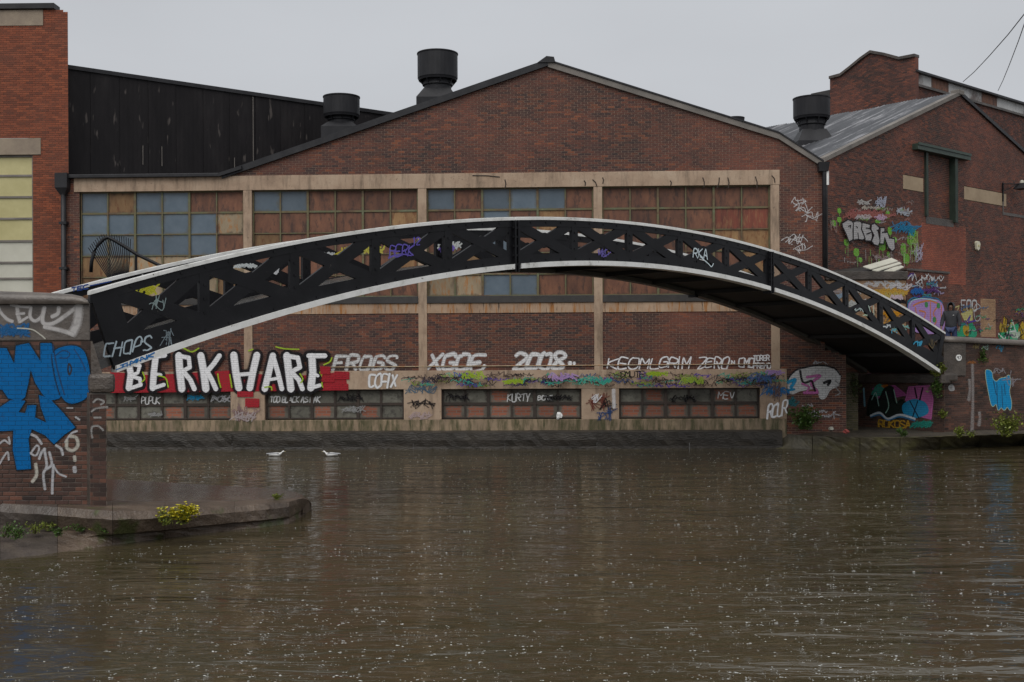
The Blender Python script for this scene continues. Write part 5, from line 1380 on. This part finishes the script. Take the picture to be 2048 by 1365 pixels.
# mossy corner pier between canal wall and abutment
pc = Vector((FF.M @ Vector((fx(1690, 800), 0, 0)))); 
FPI = Frame((0, 38.75), 0)
pier = thing('brick_pier', 'mossy dark corner pier where factory wall meets the bridge foot', 'pier', FPI.M)
q0, q1 = FPI.px(1680, 800)[0], FPI.px(1716, 800)[0]
brick_wall(pier, [(q0, .3), (q1, .3), (q1, FPI.px(1690, 748)[1]), (q0, FPI.px(1690, 748)[1])], [], M['brick_moss'] if 'brick_moss' in M else brick_mat('mossy_brick', [(0, (.03, .028, .015)), (.6, (.06, .055, .025)), (1, (.09, .075, .035))], .6, (.03, .03, .012)), M['mortar_dk'], name='wall')
MB().box(q0, q1, .004, 1.5, .3, FPI.px(1690, 748)[1]).build('core', M['dstone'], pier)

FP = Frame((P1.x + .12, P1.y + .35), R(14))
par = thing('parapet_wall', 'dark brick wing wall with rounded stone coping to the right of the bridge', 'wall', FP.M)
c0 = FP.px(1888, 684); c1 = FP.px(2048, 692); pl_ = 12
zc = lambda x: c0[1] + (c1[1] - c0[1]) * max(0, (x - c0[0])) / (c1[0] - c0[0]) if x < c1[0] else c1[1] - (x - c1[0]) * .02
pzb = .3
p_in = FP.px(1962, 740)[0]
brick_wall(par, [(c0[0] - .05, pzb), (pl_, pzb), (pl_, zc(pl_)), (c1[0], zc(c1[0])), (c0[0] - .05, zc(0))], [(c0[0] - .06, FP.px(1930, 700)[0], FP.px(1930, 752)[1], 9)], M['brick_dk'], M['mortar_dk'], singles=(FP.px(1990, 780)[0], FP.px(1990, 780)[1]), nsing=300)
MB().box(c0[0] - .05, FP.px(1930, 700)[0] - .003, -.06, .5, FP.px(1930, 752)[1] + .002, zc(c0[0]) - .004).build('end_block', M['dstone'], par, 'smooth dark stone end block', bevel=.02)
MB().box(c0[0] - .05, pl_, .004, .6, pzb, zc(pl_) - .05).build('core', M['dstone'], par)
vs, fs = [], []
xs = list(np.linspace(c0[0] - .1, pl_, 24)); prof = [(-.13, -.0), (-.16, .06), (-.13, .14), (-.04, .2), (.2, .22), (.5, .2), (.66, .08), (.66, -.05)]
for x in xs:
    for yy, h_ in prof: vs.append((x, yy, zc(x) + h_ * .95))
m_ = len(prof)
fs = [(i * m_ + q, (i + 1) * m_ + q, (i + 1) * m_ + q + 1, i * m_ + q + 1) for i in range(len(xs) - 1) for q in range(m_ - 1)] + [tuple(range(m_))]
co = pyd('coping', vs, fs, M['coping'], par, smooth=True)
bm = bmesh.new(); bm.from_mesh(co.data); bmesh.ops.recalc_face_normals(bm, faces=bm.faces); bm.to_mesh(co.data); bm.free()
s0, s1 = FP.px(1872, 760), FP.px(1906, 750)
MB().box(s0[0], s1[0], -.3, .3, FP.px(1890, 764)[1], FP.px(1890, 746)[1]).build('corbel_stone', M['dstone'], par, 'bulging stone at the girder foot', bevel=.08)
G = Paint(FP, y=0, mortar=.3, wear=.2, d0=.013)
NA1 = [(1971, 748), (1976, 742), (1982, 746), (1984, 760), (1994, 762), (1996, 776), (1995, 810), (1985, 808), (1980, 790)]
NA2 = [(1990, 758), (2006, 756), (2019, 754), (2020, 772), (2018, 790), (2022, 806), (2016, 820), (2012, 812), (2004, 818), (1996, 818), (1993, 790)]
NB = [(1971, 746), (1977, 741), (1983, 746), (1985, 758), (1992, 764), (2000, 758), (2010, 756), (2018, 752), (2020, 768), (2018, 784), (2022, 806), (2020, 820), (2014, 814), (2008, 820), (2002, 815), (1996, 820), (1992, 808), (1984, 812), (1978, 790)]
G.stroke(NB + [NB[0]], (.42, .5, .3), 3, True, .4); G.fill(NB, (.01, .24, .5), .97, True, 1)
for pts in ([(1993, 766), (1994, 800), (1996, 818)], [(2003, 772), (2004, 800), (2005, 816)], [(1986, 762), (1992, 790)], [(2008, 768), (2010, 790)]): G.stroke(pts, (.02, .06, .12), 1.5, True)
G.build(par, 'bright blue bubble letters NA')
G = Paint(FP, y=0, mortar=.3, wear=.35, d0=.013)
for x, y, w_, h_, c in ((1964, 686, 10, 16, (.3, .42, .36)), (1994, 690, 9, 14, (.05, .25, .4)), (1988, 736, 20, 14, (.3, .28, .3)), (2010, 740, 24, 40, (.28, .26, .28)), (1936, 722, 14, 6, (.3, .12, .04)), (1946, 686, 10, 14, (.22, .17, .08))):
    for _ in range(2): G.tag(x, y, w_, h_, c, 1.6, rt, .7)
for px_, y0_, y1_ in ((1944, 730, 866), (1958, 825, 850), (1938, 760, 800)): G.stroke([(px_, y0_), (px_ + 1, (y0_ + y1_) / 2), (px_ - 1, y1_)], (.38, .35, .34), [4, 3, 6], True, .9, .5)
G.fill([(1900, 770), (1906, 772), (1908, 780), (1900, 782), (1896, 776)], (.5, .5, .5), .8, True, 1)
G.build(par, 'faint tags and white drips')
# bridge number plate
np_ = FP.px(1918, 716, -.09); plp = FP.M @ Vector((np_[0], -.062, np_[1]))
FPL = Frame((plp.x, plp.y), FP.a)
plate = thing('number_plate', 'round white number plate 97 on the dark stone end block', 'sign', Matrix.Translation((plp.x, plp.y, plp.z)) @ Matrix.Rotation(FP.a, 4, 'Z'))
rp_ = 6.2 * plp.y / FPX
MB().prism([(rp_ * math.cos(i * math.pi / 14), rp_ * math.sin(i * math.pi / 14)) for i in range(28)], -.03, .0).build('disc', M['plate'], plate)
dg = MB()
for ch, ox in (('9', -.062), ('7', .016)):
    P_ = [(ox + int(q[0]) / 4 * .05, -.05 + int(q[1]) / 6 * .1) for q in GL[ch].split()]
    for i, (a, b) in enumerate(zip(P_[:-1], P_[1:])): seg_bar(dg, a, b, .018, -.034 - i * .0003, -.0295)
dg.build('digits', M['ink'], plate, 'black digits 97')

# raised path behind the parapet, up to the workshop
pp = [P1 + Vector((-bd.y, bd.x, 0)) * 4.2, FP.M @ Vector((.1, .62, 0)), FP.M @ Vector((pl_, .62, 0)), FR.M @ Vector((xend, -.02, 0)), FR.M @ Vector((.1, -.02, 0))]
pth = MB(); zp = 3.12
pth.hull([(p.x, p.y, .2) for p in pp], [(p.x, p.y, zp) for p in pp])
po = pth.build('path', M['path']); structure(po)

# =================================================================== 7. SMALL THINGS
# fan of anti climb spikes beyond the far girder
Ysp = 23.6
FSP = Frame((0, Ysp), R(0))
sp = thing('spiked_guard', 'black iron hoop with a fan of thin spikes standing behind the white handrail', 'anti-climb guard', Matrix.Translation((0, Ysp, 0)))
def spx(p, y=0): q = FSP.px(*p); return (q[0], y, q[1])
hoop = [(182, 545), (183, 525), (188, 505), (196, 490), (207, 479), (216, 475), (228, 481), (250, 494), (275, 510), (300, 522), (325, 534), (345, 545)]
MB().tube([spx(p) for p in hoop], .038, 6).build('hoop', M['iron'], sp, smooth=True)
MB().tube([spx((272, 505)), spx((272, 575))], .026, 6).build('post', M['iron'], sp)
cen = (252, 610)
for i in range(20):
    a = R(128 - i * 2.9 * 1.05) if i < 99 else 0
    a = R(125 - i * 2.05)
    L_ = 150 - abs(i - 7) * 1.5
    p = (cen[0] + math.cos(a) * L_ * .95, cen[1] - math.sin(a) * L_)
    MB().tube([spx((cen[0] + math.cos(a) * 20, cen[1] - math.sin(a) * 20), .015), spx(p, .015)], [.014, .009], 5).build('spike', M['iron'], sp)

# overhead wires
for (a, ya, b, yb, lab) in (((2075, -5), 30, (1926, 164), 58, 'thin overhead wire, the left one of two at the top right corner'), ((2062, 10), 34, (1996, 182), 62, 'thin overhead wire, the right one of two at the top right corner')):
    p, q = at_depth(*a, ya), at_depth(*b, yb); mid = (p + q) / 2 - Vector((0, 0, .15))
    o = MB().tube([p, (p + mid) / 2 - Vector((0, 0, .05)), mid, (q + mid) / 2 - Vector((0, 0, .05)), q], .016, 6).build('overhead_wire', M['cable'])
    o['label'] = lab; o['category'] = 'wire'; o['group'] = 'overhead wires'
# wall lamp
lp = FR.px(2004, 372); 
FLm = FR.M @ Vector((lp[0], -.02, lp[1]))
lamp = thing('wall_lamp', 'dark floodlight on an iron bracket high on the workshop wall at the right edge', 'lamp', Matrix.Translation(FLm) @ Matrix.Rotation(FR.a, 4, 'Z'))
MB().box(-.03, .03, -.05, .01, -.7, .12).tube([(0, -.03, .08), (.9, -.5, .1)], .025, 6).tube([(0, -.03, -.25), (.6, -.35, .07)], .018, 6).build('bracket', M['iron'], lamp)
MB().hull([(.55, -.75, -.12), (1.2, -.6, -.12), (1.2, -.2, -.12), (.55, -.2, -.12)], [(.75, -.6, .14), (1.1, -.5, .14), (1.1, -.35, .14), (.75, -.3, .14)]).build('lamp_housing', M['vent'], lamp)
MB().lathe([(.1, .14), (.09, .24), (.03, .28)], (.9, -.45, 0), 12).build('cap', M['palep'], lamp)
# alarm box
al = FR.px(1952, 493); alp = FR.M @ Vector((al[0], -.01, al[1]))
alarm = thing('alarm_box', 'cream bell alarm box on bare brick beside the red patch', 'alarm box', Matrix.Translation(alp) @ Matrix.Rotation(FR.a, 4, 'Z'))
k_ = .17
MB().prism([(-k_, .16), (-k_ * .5, .21), (k_ * .6, .2), (k_, .1), (k_ * .7, -.1), (0, -.2), (-k_ * .7, -.14)], -.11, -.002).build('housing', M['cream'], alarm, bevel=.015)
MB().box(-.07, .06, -.125, -.11, -.03, .05).build('badge', M['yellow'], alarm)
# rag on the basement sill, litter
def crumple(name, label, cat, c, sx, sy, sz, m, seed, group=None):
    r = random.Random(seed); bm = bmesh.new(); bmesh.ops.create_icosphere(bm, subdivisions=2, radius=1)
    for v in bm.verts:
        f = .6 + r.random() * .6
        v.co = Vector((v.co.x * sx * f, v.co.y * sy * f, v.co.z * sz * f))
    me = bpy.data.meshes.new(name); bm.to_mesh(me); bm.free()
    o = link_mesh(name, me, m); o.location = c; o['label'] = label; o['category'] = cat
    if group: o['group'] = group
    return o
rp3 = FF.M @ Vector((FF.px(1118, 832)[0], -.06, FF.px(1118, 832)[1]))
crumple('plastic_bag', 'crumpled white plastic bag snagged on a basement window sill', 'bag', rp3, .11, .05, .13, M['rag'], 1)
for i, (px_, py_, m_, lab) in enumerate(((1684, 857, M['rag'], 'white crumpled litter on the quay under the bridge, the larger piece'), (1692, 866, M['redrag'], 'red crumpled wrapper beside white litter under the bridge'), (1662, 860, M['palep'], 'pale grey scrap of litter left of the white litter under the bridge'))):
    p = at_z(px_, py_, .58)
    crumple('litter', lab, 'litter', p + Vector((0, 0, .04)), .16 - .03 * i, .1, .07, m_, 9 + i)

# ---- plants
def plant(name, label, cat, c, rx_, ry_, rz_, n_, m, leaf, seed, group=None, drop=False, flowers=None):
    r = random.Random(seed); t = thing(name, label, cat, Matrix.Translation(c), group)
    st = MB(); vs, fs, fl = [], [], []
    tips = []
    for i in range(max(5, n_ // 40)):
        a = r.uniform(0, 2 * math.pi); q = r.uniform(.2, 1)
        tip = Vector((math.cos(a) * rx_ * q, math.sin(a) * ry_ * q, rz_ * r.uniform(.45, 1.0) * (-1 if drop else 1)))
        st.tube([(0, 0, 0), tip * .5 + Vector((0, 0, .12 * rz_ * (0 if drop else 1))), tip], [.012, .008, .004], 4); tips.append(tip)
    for i in range(n_):
        tp = r.choice(tips); f = r.random() ** .6
        p = tp * f + Vector((r.gauss(0, rx_ * .16), r.gauss(0, ry_ * .16), r.gauss(0, rz_ * .10)))
        if not drop: p.z = max(p.z, .01)
        d = Vector((r.gauss(0, 1), r.gauss(0, 1) - .6, r.gauss(.3, .6))).normalized(); s_ = d.cross(Vector((r.random(), r.random(), r.random() + .1))).normalized()
        l_ = leaf * r.uniform(.6, 1.35); k = len(vs)
        vs += [p, p + d * l_ * .5 + s_ * l_ * .28, p + d * l_, p + d * l_ * .5 - s_ * l_ * .28]; fs.append((k, k + 1, k + 2, k + 3))
    st.build('stem', M['stem'], t)
    pyd('foliage', vs, fs, m, t)
    if flowers:
        fm = MB(); vs, fs = [], []
        for i in range(flowers):
            tp = r.choice(tips); p = tp * r.uniform(.7, 1.05) + Vector((r.gauss(0, rx_ * .2), r.gauss(0, ry_ * .2), r.gauss(0, rz_ * .12)))
            for _ in range(5):
                a = r.uniform(0, 6.28); d = Vector((math.cos(a), math.sin(a), .7)) * .03; s_ = Vector((-math.sin(a), math.cos(a), .2)) * .016; k = len(vs)
                vs += [p, p + d * .6 + s_, p + d, p + d * .6 - s_]; fs.append((k, k + 1, k + 2, k + 3))
        pyd('flowers', vs, fs, M['leaf_ye'], t, kind='stuff')
    return t
def q3(px_, py_, z_): return at_z(px_, py_, z_)
plant('flowering_plant', 'bright yellow flowering clump growing from the quay edge', 'plant', q3(368, 1048, .33), .21, .16, .30, 420, M['leaf_lt'], .05, 1, flowers=420)
plant('flowering_plant', 'greenish yellow clump just left of the brightest yellow flowers', 'plant', q3(332, 1050, .33), .17, .13, .27, 400, M['leaf_lt'], .045, 2, flowers=60)
gp = 'weeds rooted along the near quay'
for i, (px_, py_, s_, lab) in enumerate(((8, 1075, .22, 'leafy green weed at the far left end of the near quay ledge'), (70, 1068, .17, 'low dark weed on the ledge below the blue graffiti'), (160, 1064, .13, 'small weed in the quay joint under the abutment corner'), (190, 1064, .12, 'tiny bright green weed in a quay joint'), (248, 1058, .16, 'upright bright green weed left of the yellow flowers'), (278, 1058, .1, 'thin short weed close by the yellow flowers'), (118, 1072, .13, 'sparse weed trailing over the ledge stone'), (553, 1000, .1, 'small green tuft near the rounded tip of the spit'), (32, 1079, .2, 'bushy weed on the ledge next to the far left weed'), (98, 1062, .15, 'thin weed in the joint below the lowest blue stroke'), (215, 1066, .12, 'short weed at the foot of the stone under the pilaster'))):
    z_ = .22 if i != 7 else .40
    plant('weed', lab, 'weed', q3(px_, py_, z_), s_ * (.6 if i == 4 else 1.35), s_ * .8, s_ * (1.4 if i == 4 else 1.05), int(110 + s_ * 800), M['leaf'] if i % 2 == 0 else M['leaf_lt'], .04, 20 + i, gp)
plant('bush', 'dense green bush at the foot of the wall near the last basement window', 'bush', FF.M @ Vector((fx(1604, 850), -.38, .62)), .55, .3, .72, 900, M['leaf'], .10, 3)
plant('bush', 'large yellow green bush at the foot of the right wing wall', 'bush', q3(2012, 872, .44), .6, .4, .75, 850, M['leaf_lt'], .09, 4)
plant('bush', 'leafy bush hanging over the girder foot on the right', 'bush', FP.M @ Vector((FP.px(1856, 748)[0], -.45, FP.px(1856, 752)[1])), .34, .25, .42, 560, M['leaf_lt'], .08, 5)
plant('creeper', 'green creeper trailing down from the girder foot', 'creeper', FP.M @ Vector((FP.px(1860, 756)[0], -.35, FP.px(1860, 758)[1])), .32, .15, .6, 420, M['leaf'], .08, 6, drop=True)
plant('weed', 'yellow green weed growing from the wall corner below the girder foot', 'weed', FP.M @ Vector((FP.px(1874, 832)[0], -.35, FP.px(1874, 836)[1])), .18, .15, .36, 240, M['leaf_lt'], .07, 7)
plant('creeper', 'drooping creeper on the wing wall beside the number plate', 'creeper', FP.M @ Vector((FP.px(1962, 700)[0], -.1, FP.px(1962, 698)[1])), .2, .12, .6, 260, M['leaf'], .07, 8, drop=True)
plant('weed', 'small bright weed on the quay left of the large yellow green bush', 'weed', q3(1920, 874, .44), .3, .2, .3, 240, M['leaf_lt'], .07, 10)
plant('weed', 'small yellowing weed between two brighter plants on the right quay', 'weed', q3(1942, 876, .44), .2, .15, .22, 140, M['leaf_lt'], .06, 11)
plant('weed', 'low green weed in front of the painted abutment under the bridge', 'weed', q3(1806, 873, .44), .28, .16, .28, 220, M['leaf'], .07, 12)
plant('creeper', 'dark creeper hanging on the mossy corner pier', 'creeper', Vector((FPI.px(1706, 750)[0], 38.7, FPI.px(1706, 752)[1])), .3, .12, 1.0, 360, M['leaf_dk'], .075, 13, drop=True)

# ---- two gulls on the water
def gull(px_, py_, lab, ang):
    p = at_z(px_, py_, 0)
    t = thing('gull', lab, 'bird', Matrix.Translation(p) @ Matrix.Rotation(ang, 4, 'Z'), 'gulls floating on the canal')
    b = MB()
    secs = [(-.22, .045, .02), (-.14, .06, .055), (0, .055, .085), (.1, .05, .075), (.16, .085, .045), (.19, .13, .032), (.225, .15, .036), (.255, .145, .022)]
    k = 10; vs = []; fs = []
    for x, z, r in secs:
        for j in range(k): vs.append((x, r * math.cos(2 * math.pi * j / k), z + r * .8 * math.sin(2 * math.pi * j / k)))
    for i in range(len(secs) - 1):
        for j in range(k): fs.append((i * k + j, i * k + (j + 1) % k, (i + 1) * k + (j + 1) % k, (i + 1) * k + j))
    fs += [tuple(reversed(range(k))), tuple(range((len(secs) - 1) * k, len(secs) * k))]
    pyd('body', vs, fs, M['rag'], t, smooth=True)
    for s_ in (-1, 1):
        MB().hull([(.1, s_ * .06, .06), (.1, s_ * .085, .09), (.05, s_ * .08, .12)], [(-.3, s_ * .03, .07), (-.3, s_ * .045, .085), (-.28, s_ * .03, .1)]).build('wing', M['vent'] if False else M['gullgrey'], t)
    MB().hull([(.25, -.012, .14), (.25, .012, .14), (.25, 0, .155)], [(.30, -.003, .136), (.30, .003, .136), (.30, 0, .142)]).build('beak', M['yellow'], t)
M['gullgrey'] = mottled('gull_grey', [(.3, (.3, .31, .33)), (.7, (.42, .43, .45))], 6, 3, .6, 0)
gull(552, 913, 'white gull floating on the canal, the one nearer the abutment', R(10))
gull(662, 913, 'white gull floating on the canal, farther right below the E of HARE', R(170))

# ---- rain striking the water: rings and little crowns
rr_ = random.Random(99)
vs, fs = [], []
def ring(cx, cy, r, hgt, k=10):
    n_ = len(vs)
    for q, (dr, z) in enumerate(((-.4, .0), (0, hgt), (.4, .0))):
        for j in range(k):
            a = 2 * math.pi * j / k; R_q = r + dr * r * .35
            vs.append((cx + R_q * math.cos(a), cy + R_q * math.sin(a), z + .001))
    for q in range(2):
        for j in range(k):
            fs.append((n_ + q * k + j, n_ + q * k + (j + 1) % k, n_ + (q + 1) * k + (j + 1) % k, n_ + (q + 1) * k + j))
def spike(cx, cy, r, hgt):
    n_ = len(vs)
    for j in range(5): a = 2 * math.pi * j / 5; vs.append((cx + r * math.cos(a), cy + r * math.sin(a), 0))
    vs.append((cx, cy, hgt))
    for j in range(5): fs.append((n_ + j, n_ + (j + 1) % 5, n_ + 5))
spit = [(p.x, p.y) for p in [at_z(x, y, 0) for x, y in ((-200, 955), (480, 970), (560, 974), (632, 1005), (620, 1034), (580, 1058), (470, 1072), (330, 1088), (225, 1102), (0, 1138), (-200, 1160))]]
def inside(x, y):
    c = False; j = len(spit) - 1
    for i in range(len(spit)):
        (xi, yi), (xj, yj) = spit[i], spit[j]
        if (yi > y) != (yj > y) and x < (xj - xi) * (y - yi) / (yj - yi) + xi: c = not c
        j = i
    return c
def blob(cx, cy, r, hgt):
    n_ = len(vs); k = 7; e = rr_.uniform(.5, 1)
    for j in range(k):
        a = 2 * math.pi * j / k; q = r * rr_.uniform(.6, 1.2)
        vs.append((cx + q * math.cos(a), cy + q * e * math.sin(a), .0005))
    vs.append((cx + rr_.uniform(-.3, .3) * r, cy, hgt))
    for j in range(k): fs.append((n_ + j, n_ + (j + 1) % k, n_ + k))
cnt = 0
while cnt < 11000:
    Y = 7.5 + 29 * rr_.random() ** 2.0; X = rr_.uniform(-.5, .5) * Y * .98
    if inside(X, Y) or Y > 36.5: continue
    if rr_.random() > .2 + .8 * (.5 + .5 * math.sin(X * .9 + Y * .5) * math.cos(Y * .7 - X * .3)): continue
    cnt += 1
    big = rr_.random() ** 3
    for _ in range(rr_.choice((1, 1, 1, 2, 3))):
        r_ = rr_.uniform(.003, .008) + .010 * big
        blob(X + rr_.gauss(0, .018), Y + rr_.gauss(0, .018), r_, r_ * rr_.uniform(.12, .3))
    if rr_.random() < .25: spike(X, Y, .0022, rr_.uniform(.004, .012))
m, t, p = mat('splashing_water'); p.inputs['Base Color'].default_value = (.46, .47, .46, 1); p.inputs['Roughness'].default_value = .4; p.inputs['IOR'].default_value = 1.33
pyd('rain_splashes', vs, fs, m, None, 'raindrops splashing on the dark canal water', 'stuff')

# =================================================================== 8. THE MAN IN THE HOOD
def skin_mesh(name, pts, edges, radii, m, parent, sub=2, root=0):
    me = bpy.data.meshes.new(name); me.from_pydata(pts, edges, [])
    o = bpy.data.objects.new(name, me); COL.objects.link(o)
    sk = o.modifiers.new('skin', 'SKIN'); sk.use_smooth_shade = True
    for i, r in enumerate(radii): me.skin_vertices[0].data[i].radius = r if isinstance(r, tuple) else (r, r)
    me.skin_vertices[0].data[root].use_root = True
    ss = o.modifiers.new('sub', 'SUBSURF'); ss.levels = sub; ss.render_levels = sub
    bpy.context.view_layer.update()
    dg_ = bpy.context.evaluated_depsgraph_get()
    nm = bpy.data.meshes.new_from_object(o.evaluated_get(dg_))
    bpy.data.objects.remove(o); nm.name = name
    nm.materials.clear(); nm.materials.append(m)
    nm.polygons.foreach_set('use_smooth', [True] * len(nm.polygons))
    ob = bpy.data.objects.new(name, nm); COL.objects.link(ob); ob.parent = parent
    return ob
M['skin'] = mottled('brown_skin', [(.3, (.10, .05, .03)), (.7, (.16, .085, .055))], 8, 3, .5, 0)
M['hoodie'] = mottled('charcoal_hooded_jacket', [(.3, (.018, .019, .022)), (.7, (.04, .041, .047))], 7, 6, .85, .3)
M['jeans'] = mottled('blue_jeans', [(.3, (.02, .03, .08)), (.7, (.04, .06, .14))], 9, 5, .8, .2)
M['shoe'] = mottled('dark_shoes', [(.3, (.02, .02, .02)), (.7, (.04, .04, .04))], 5, 3, .6, 0)
pz = zp
pp_ = at_depth(1902, 600, 40.25)
man = thing('person', 'man in charcoal hooded jacket, hood up, at the right end of the bridge', 'person', Matrix.Translation((pp_.x, 40.25, pz)) @ Matrix.Rotation(R(-28), 4, 'Z'))
sc_ = (at_depth(1902, 605, 40.25).z - pz) / 1.80
man.scale = (sc_, sc_, sc_)
# x right of image, -y towards camera; body one mesh: pelvis, spine, head, arms, legs, fingers
V_ = [(0, 0, .95), (0, 0, 1.15), (0, -.01, 1.38), (0, -.02, 1.5), (0, -.05, 1.6), (0, -.06, 1.7),
      (-.19, 0, 1.42), (-.27, -.03, 1.15), (-.31, -.14, .92), (-.32, -.17, .85),
      (.19, 0, 1.42), (.26, .03, 1.14), (.27, -.02, .90), (.27, -.04, .82),
      (-.1, 0, .9), (-.11, -.02, .5), (-.11, .03, .1), (.1, 0, .9), (.12, .03, .5), (.12, .06, .1), (-.11, -.12, .05), (.13, -.1, .05)]
E_ = [(0, 1), (1, 2), (2, 3), (3, 4), (4, 5), (2, 6), (6, 7), (7, 8), (8, 9), (2, 10), (10, 11), (11, 12), (12, 13), (0, 14), (14, 15), (15, 16), (0, 17), (17, 18), (18, 19), (16, 20), (19, 21)]
Rr = [.13, .13, .14, .06, .085, .075, .06, .048, .032, .034, .06, .048, .032, .034, .09, .062, .045, .09, .062, .045, .04, .04]
for side, wr in ((-1, 9), (1, 13)):
    bx, by, bz = V_[wr]
    for f, (ox, ln_) in enumerate(((-.03, .07), (-.01, .085), (.01, .08), (.03, .06))):
        i0 = len(V_); V_ += [(bx + side * .005, by + ox, bz - .035), (bx + side * .004, by + ox * 1.15, bz - .035 - ln_ * .6), (bx - side * .012, by + ox * 1.15, bz - .035 - ln_)]
        E_ += [(wr, i0), (i0, i0 + 1), (i0 + 1, i0 + 2)]; Rr += [.011, .009, .008]
    i0 = len(V_); V_ += [(bx - side * .02, by - .045, bz - .01), (bx - side * .03, by - .065, bz - .05)]; E_ += [(wr, i0), (i0, i0 + 1)]; Rr += [.012, .009]
skin_mesh('body', V_, E_, Rr, M['skin'], man, 1)
J_ = [(0, 0, .84), (0, 0, 1.0), (0, 0, 1.2), (0, -.01, 1.4), (0, -.02, 1.5), (-.2, 0, 1.43), (-.285, -.03, 1.15), (-.315, -.13, .94), (.2, 0, 1.43), (.275, .03, 1.14), (.28, -.015, .92)]
skin_mesh('jacket', J_, [(0, 1), (1, 2), (2, 3), (3, 4), (3, 5), (5, 6), (6, 7), (3, 8), (8, 9), (9, 10)], [(.21, .15), (.215, .16), (.215, .16), (.2, .145), .1, .095, .08, .06, .095, .08, .06], M['hoodie'], man, 2)
T_ = [(0, 0, .9), (-.1, 0, .84), (-.11, -.02, .5), (-.11, .03, .1), (.1, 0, .84), (.12, .03, .5), (.12, .06, .1)]
skin_mesh('trousers', T_, [(0, 1), (1, 2), (2, 3), (0, 4), (4, 5), (5, 6)], [(.16, .13), .115, .09, .075, .115, .09, .075], M['jeans'], man, 2)
# hood: open shell round the face
vs, fs = [], []; ku, kv = 14, 10
for i in range(kv + 1):
    el = -1.15 + 2.65 * i / kv
    for j in range(ku + 1):
        az_ = R(-90 + 48) + (2 * math.pi - R(96)) * j / ku
        r = .138 * (1.08 if el > .5 else 1.0)
        ce = max(0, math.cos(el))
        vs.append((r * ce * math.cos(az_) * .95, -.045 + r * 1.12 * ce * math.sin(az_), 1.635 + .165 * math.sin(el) + (-.015 if i == 0 else 0)))
for i in range(kv):
    for j in range(ku): fs.append((i * (ku + 1) + j, i * (ku + 1) + j + 1, (i + 1) * (ku + 1) + j + 1, (i + 1) * (ku + 1) + j))
hd = pyd('hood', vs, fs, M['hoodie'], man, smooth=True)
so = hd.modifiers.new('thick', 'SOLIDIFY'); so.thickness = .022; so.offset = 0
fc = MB()
fc.hull([(-.014, -.128, 1.585), (.014, -.128, 1.585), (0, -.155, 1.59)], [(-.008, -.128, 1.64), (.008, -.128, 1.64), (0, -.138, 1.64)]); fc.build('nose', M['skin'], man)
for s_ in (-1, 1): MB().lathe([(.001, -.008), (.011, 0), (.001, .008)], (s_ * .032, -.13, 1.645), 8).build('eye', M['shoe'], man)
MB().box(-.025, .025, -.137, -.12, 1.548, 1.556).build('mouth', M['redrag'], man)
for x_, y_ in ((-.11, -.06), (.125, -.04)): MB().box(x_ - .05, x_ + .05, y_ - .17, y_ + .1, 0, .09).build('shoe', M['shoe'], man, bevel=.025)
MB().box(.075, .12, -.165, -.15, 1.33, 1.345).build('chest_badge', M['plate'], man)
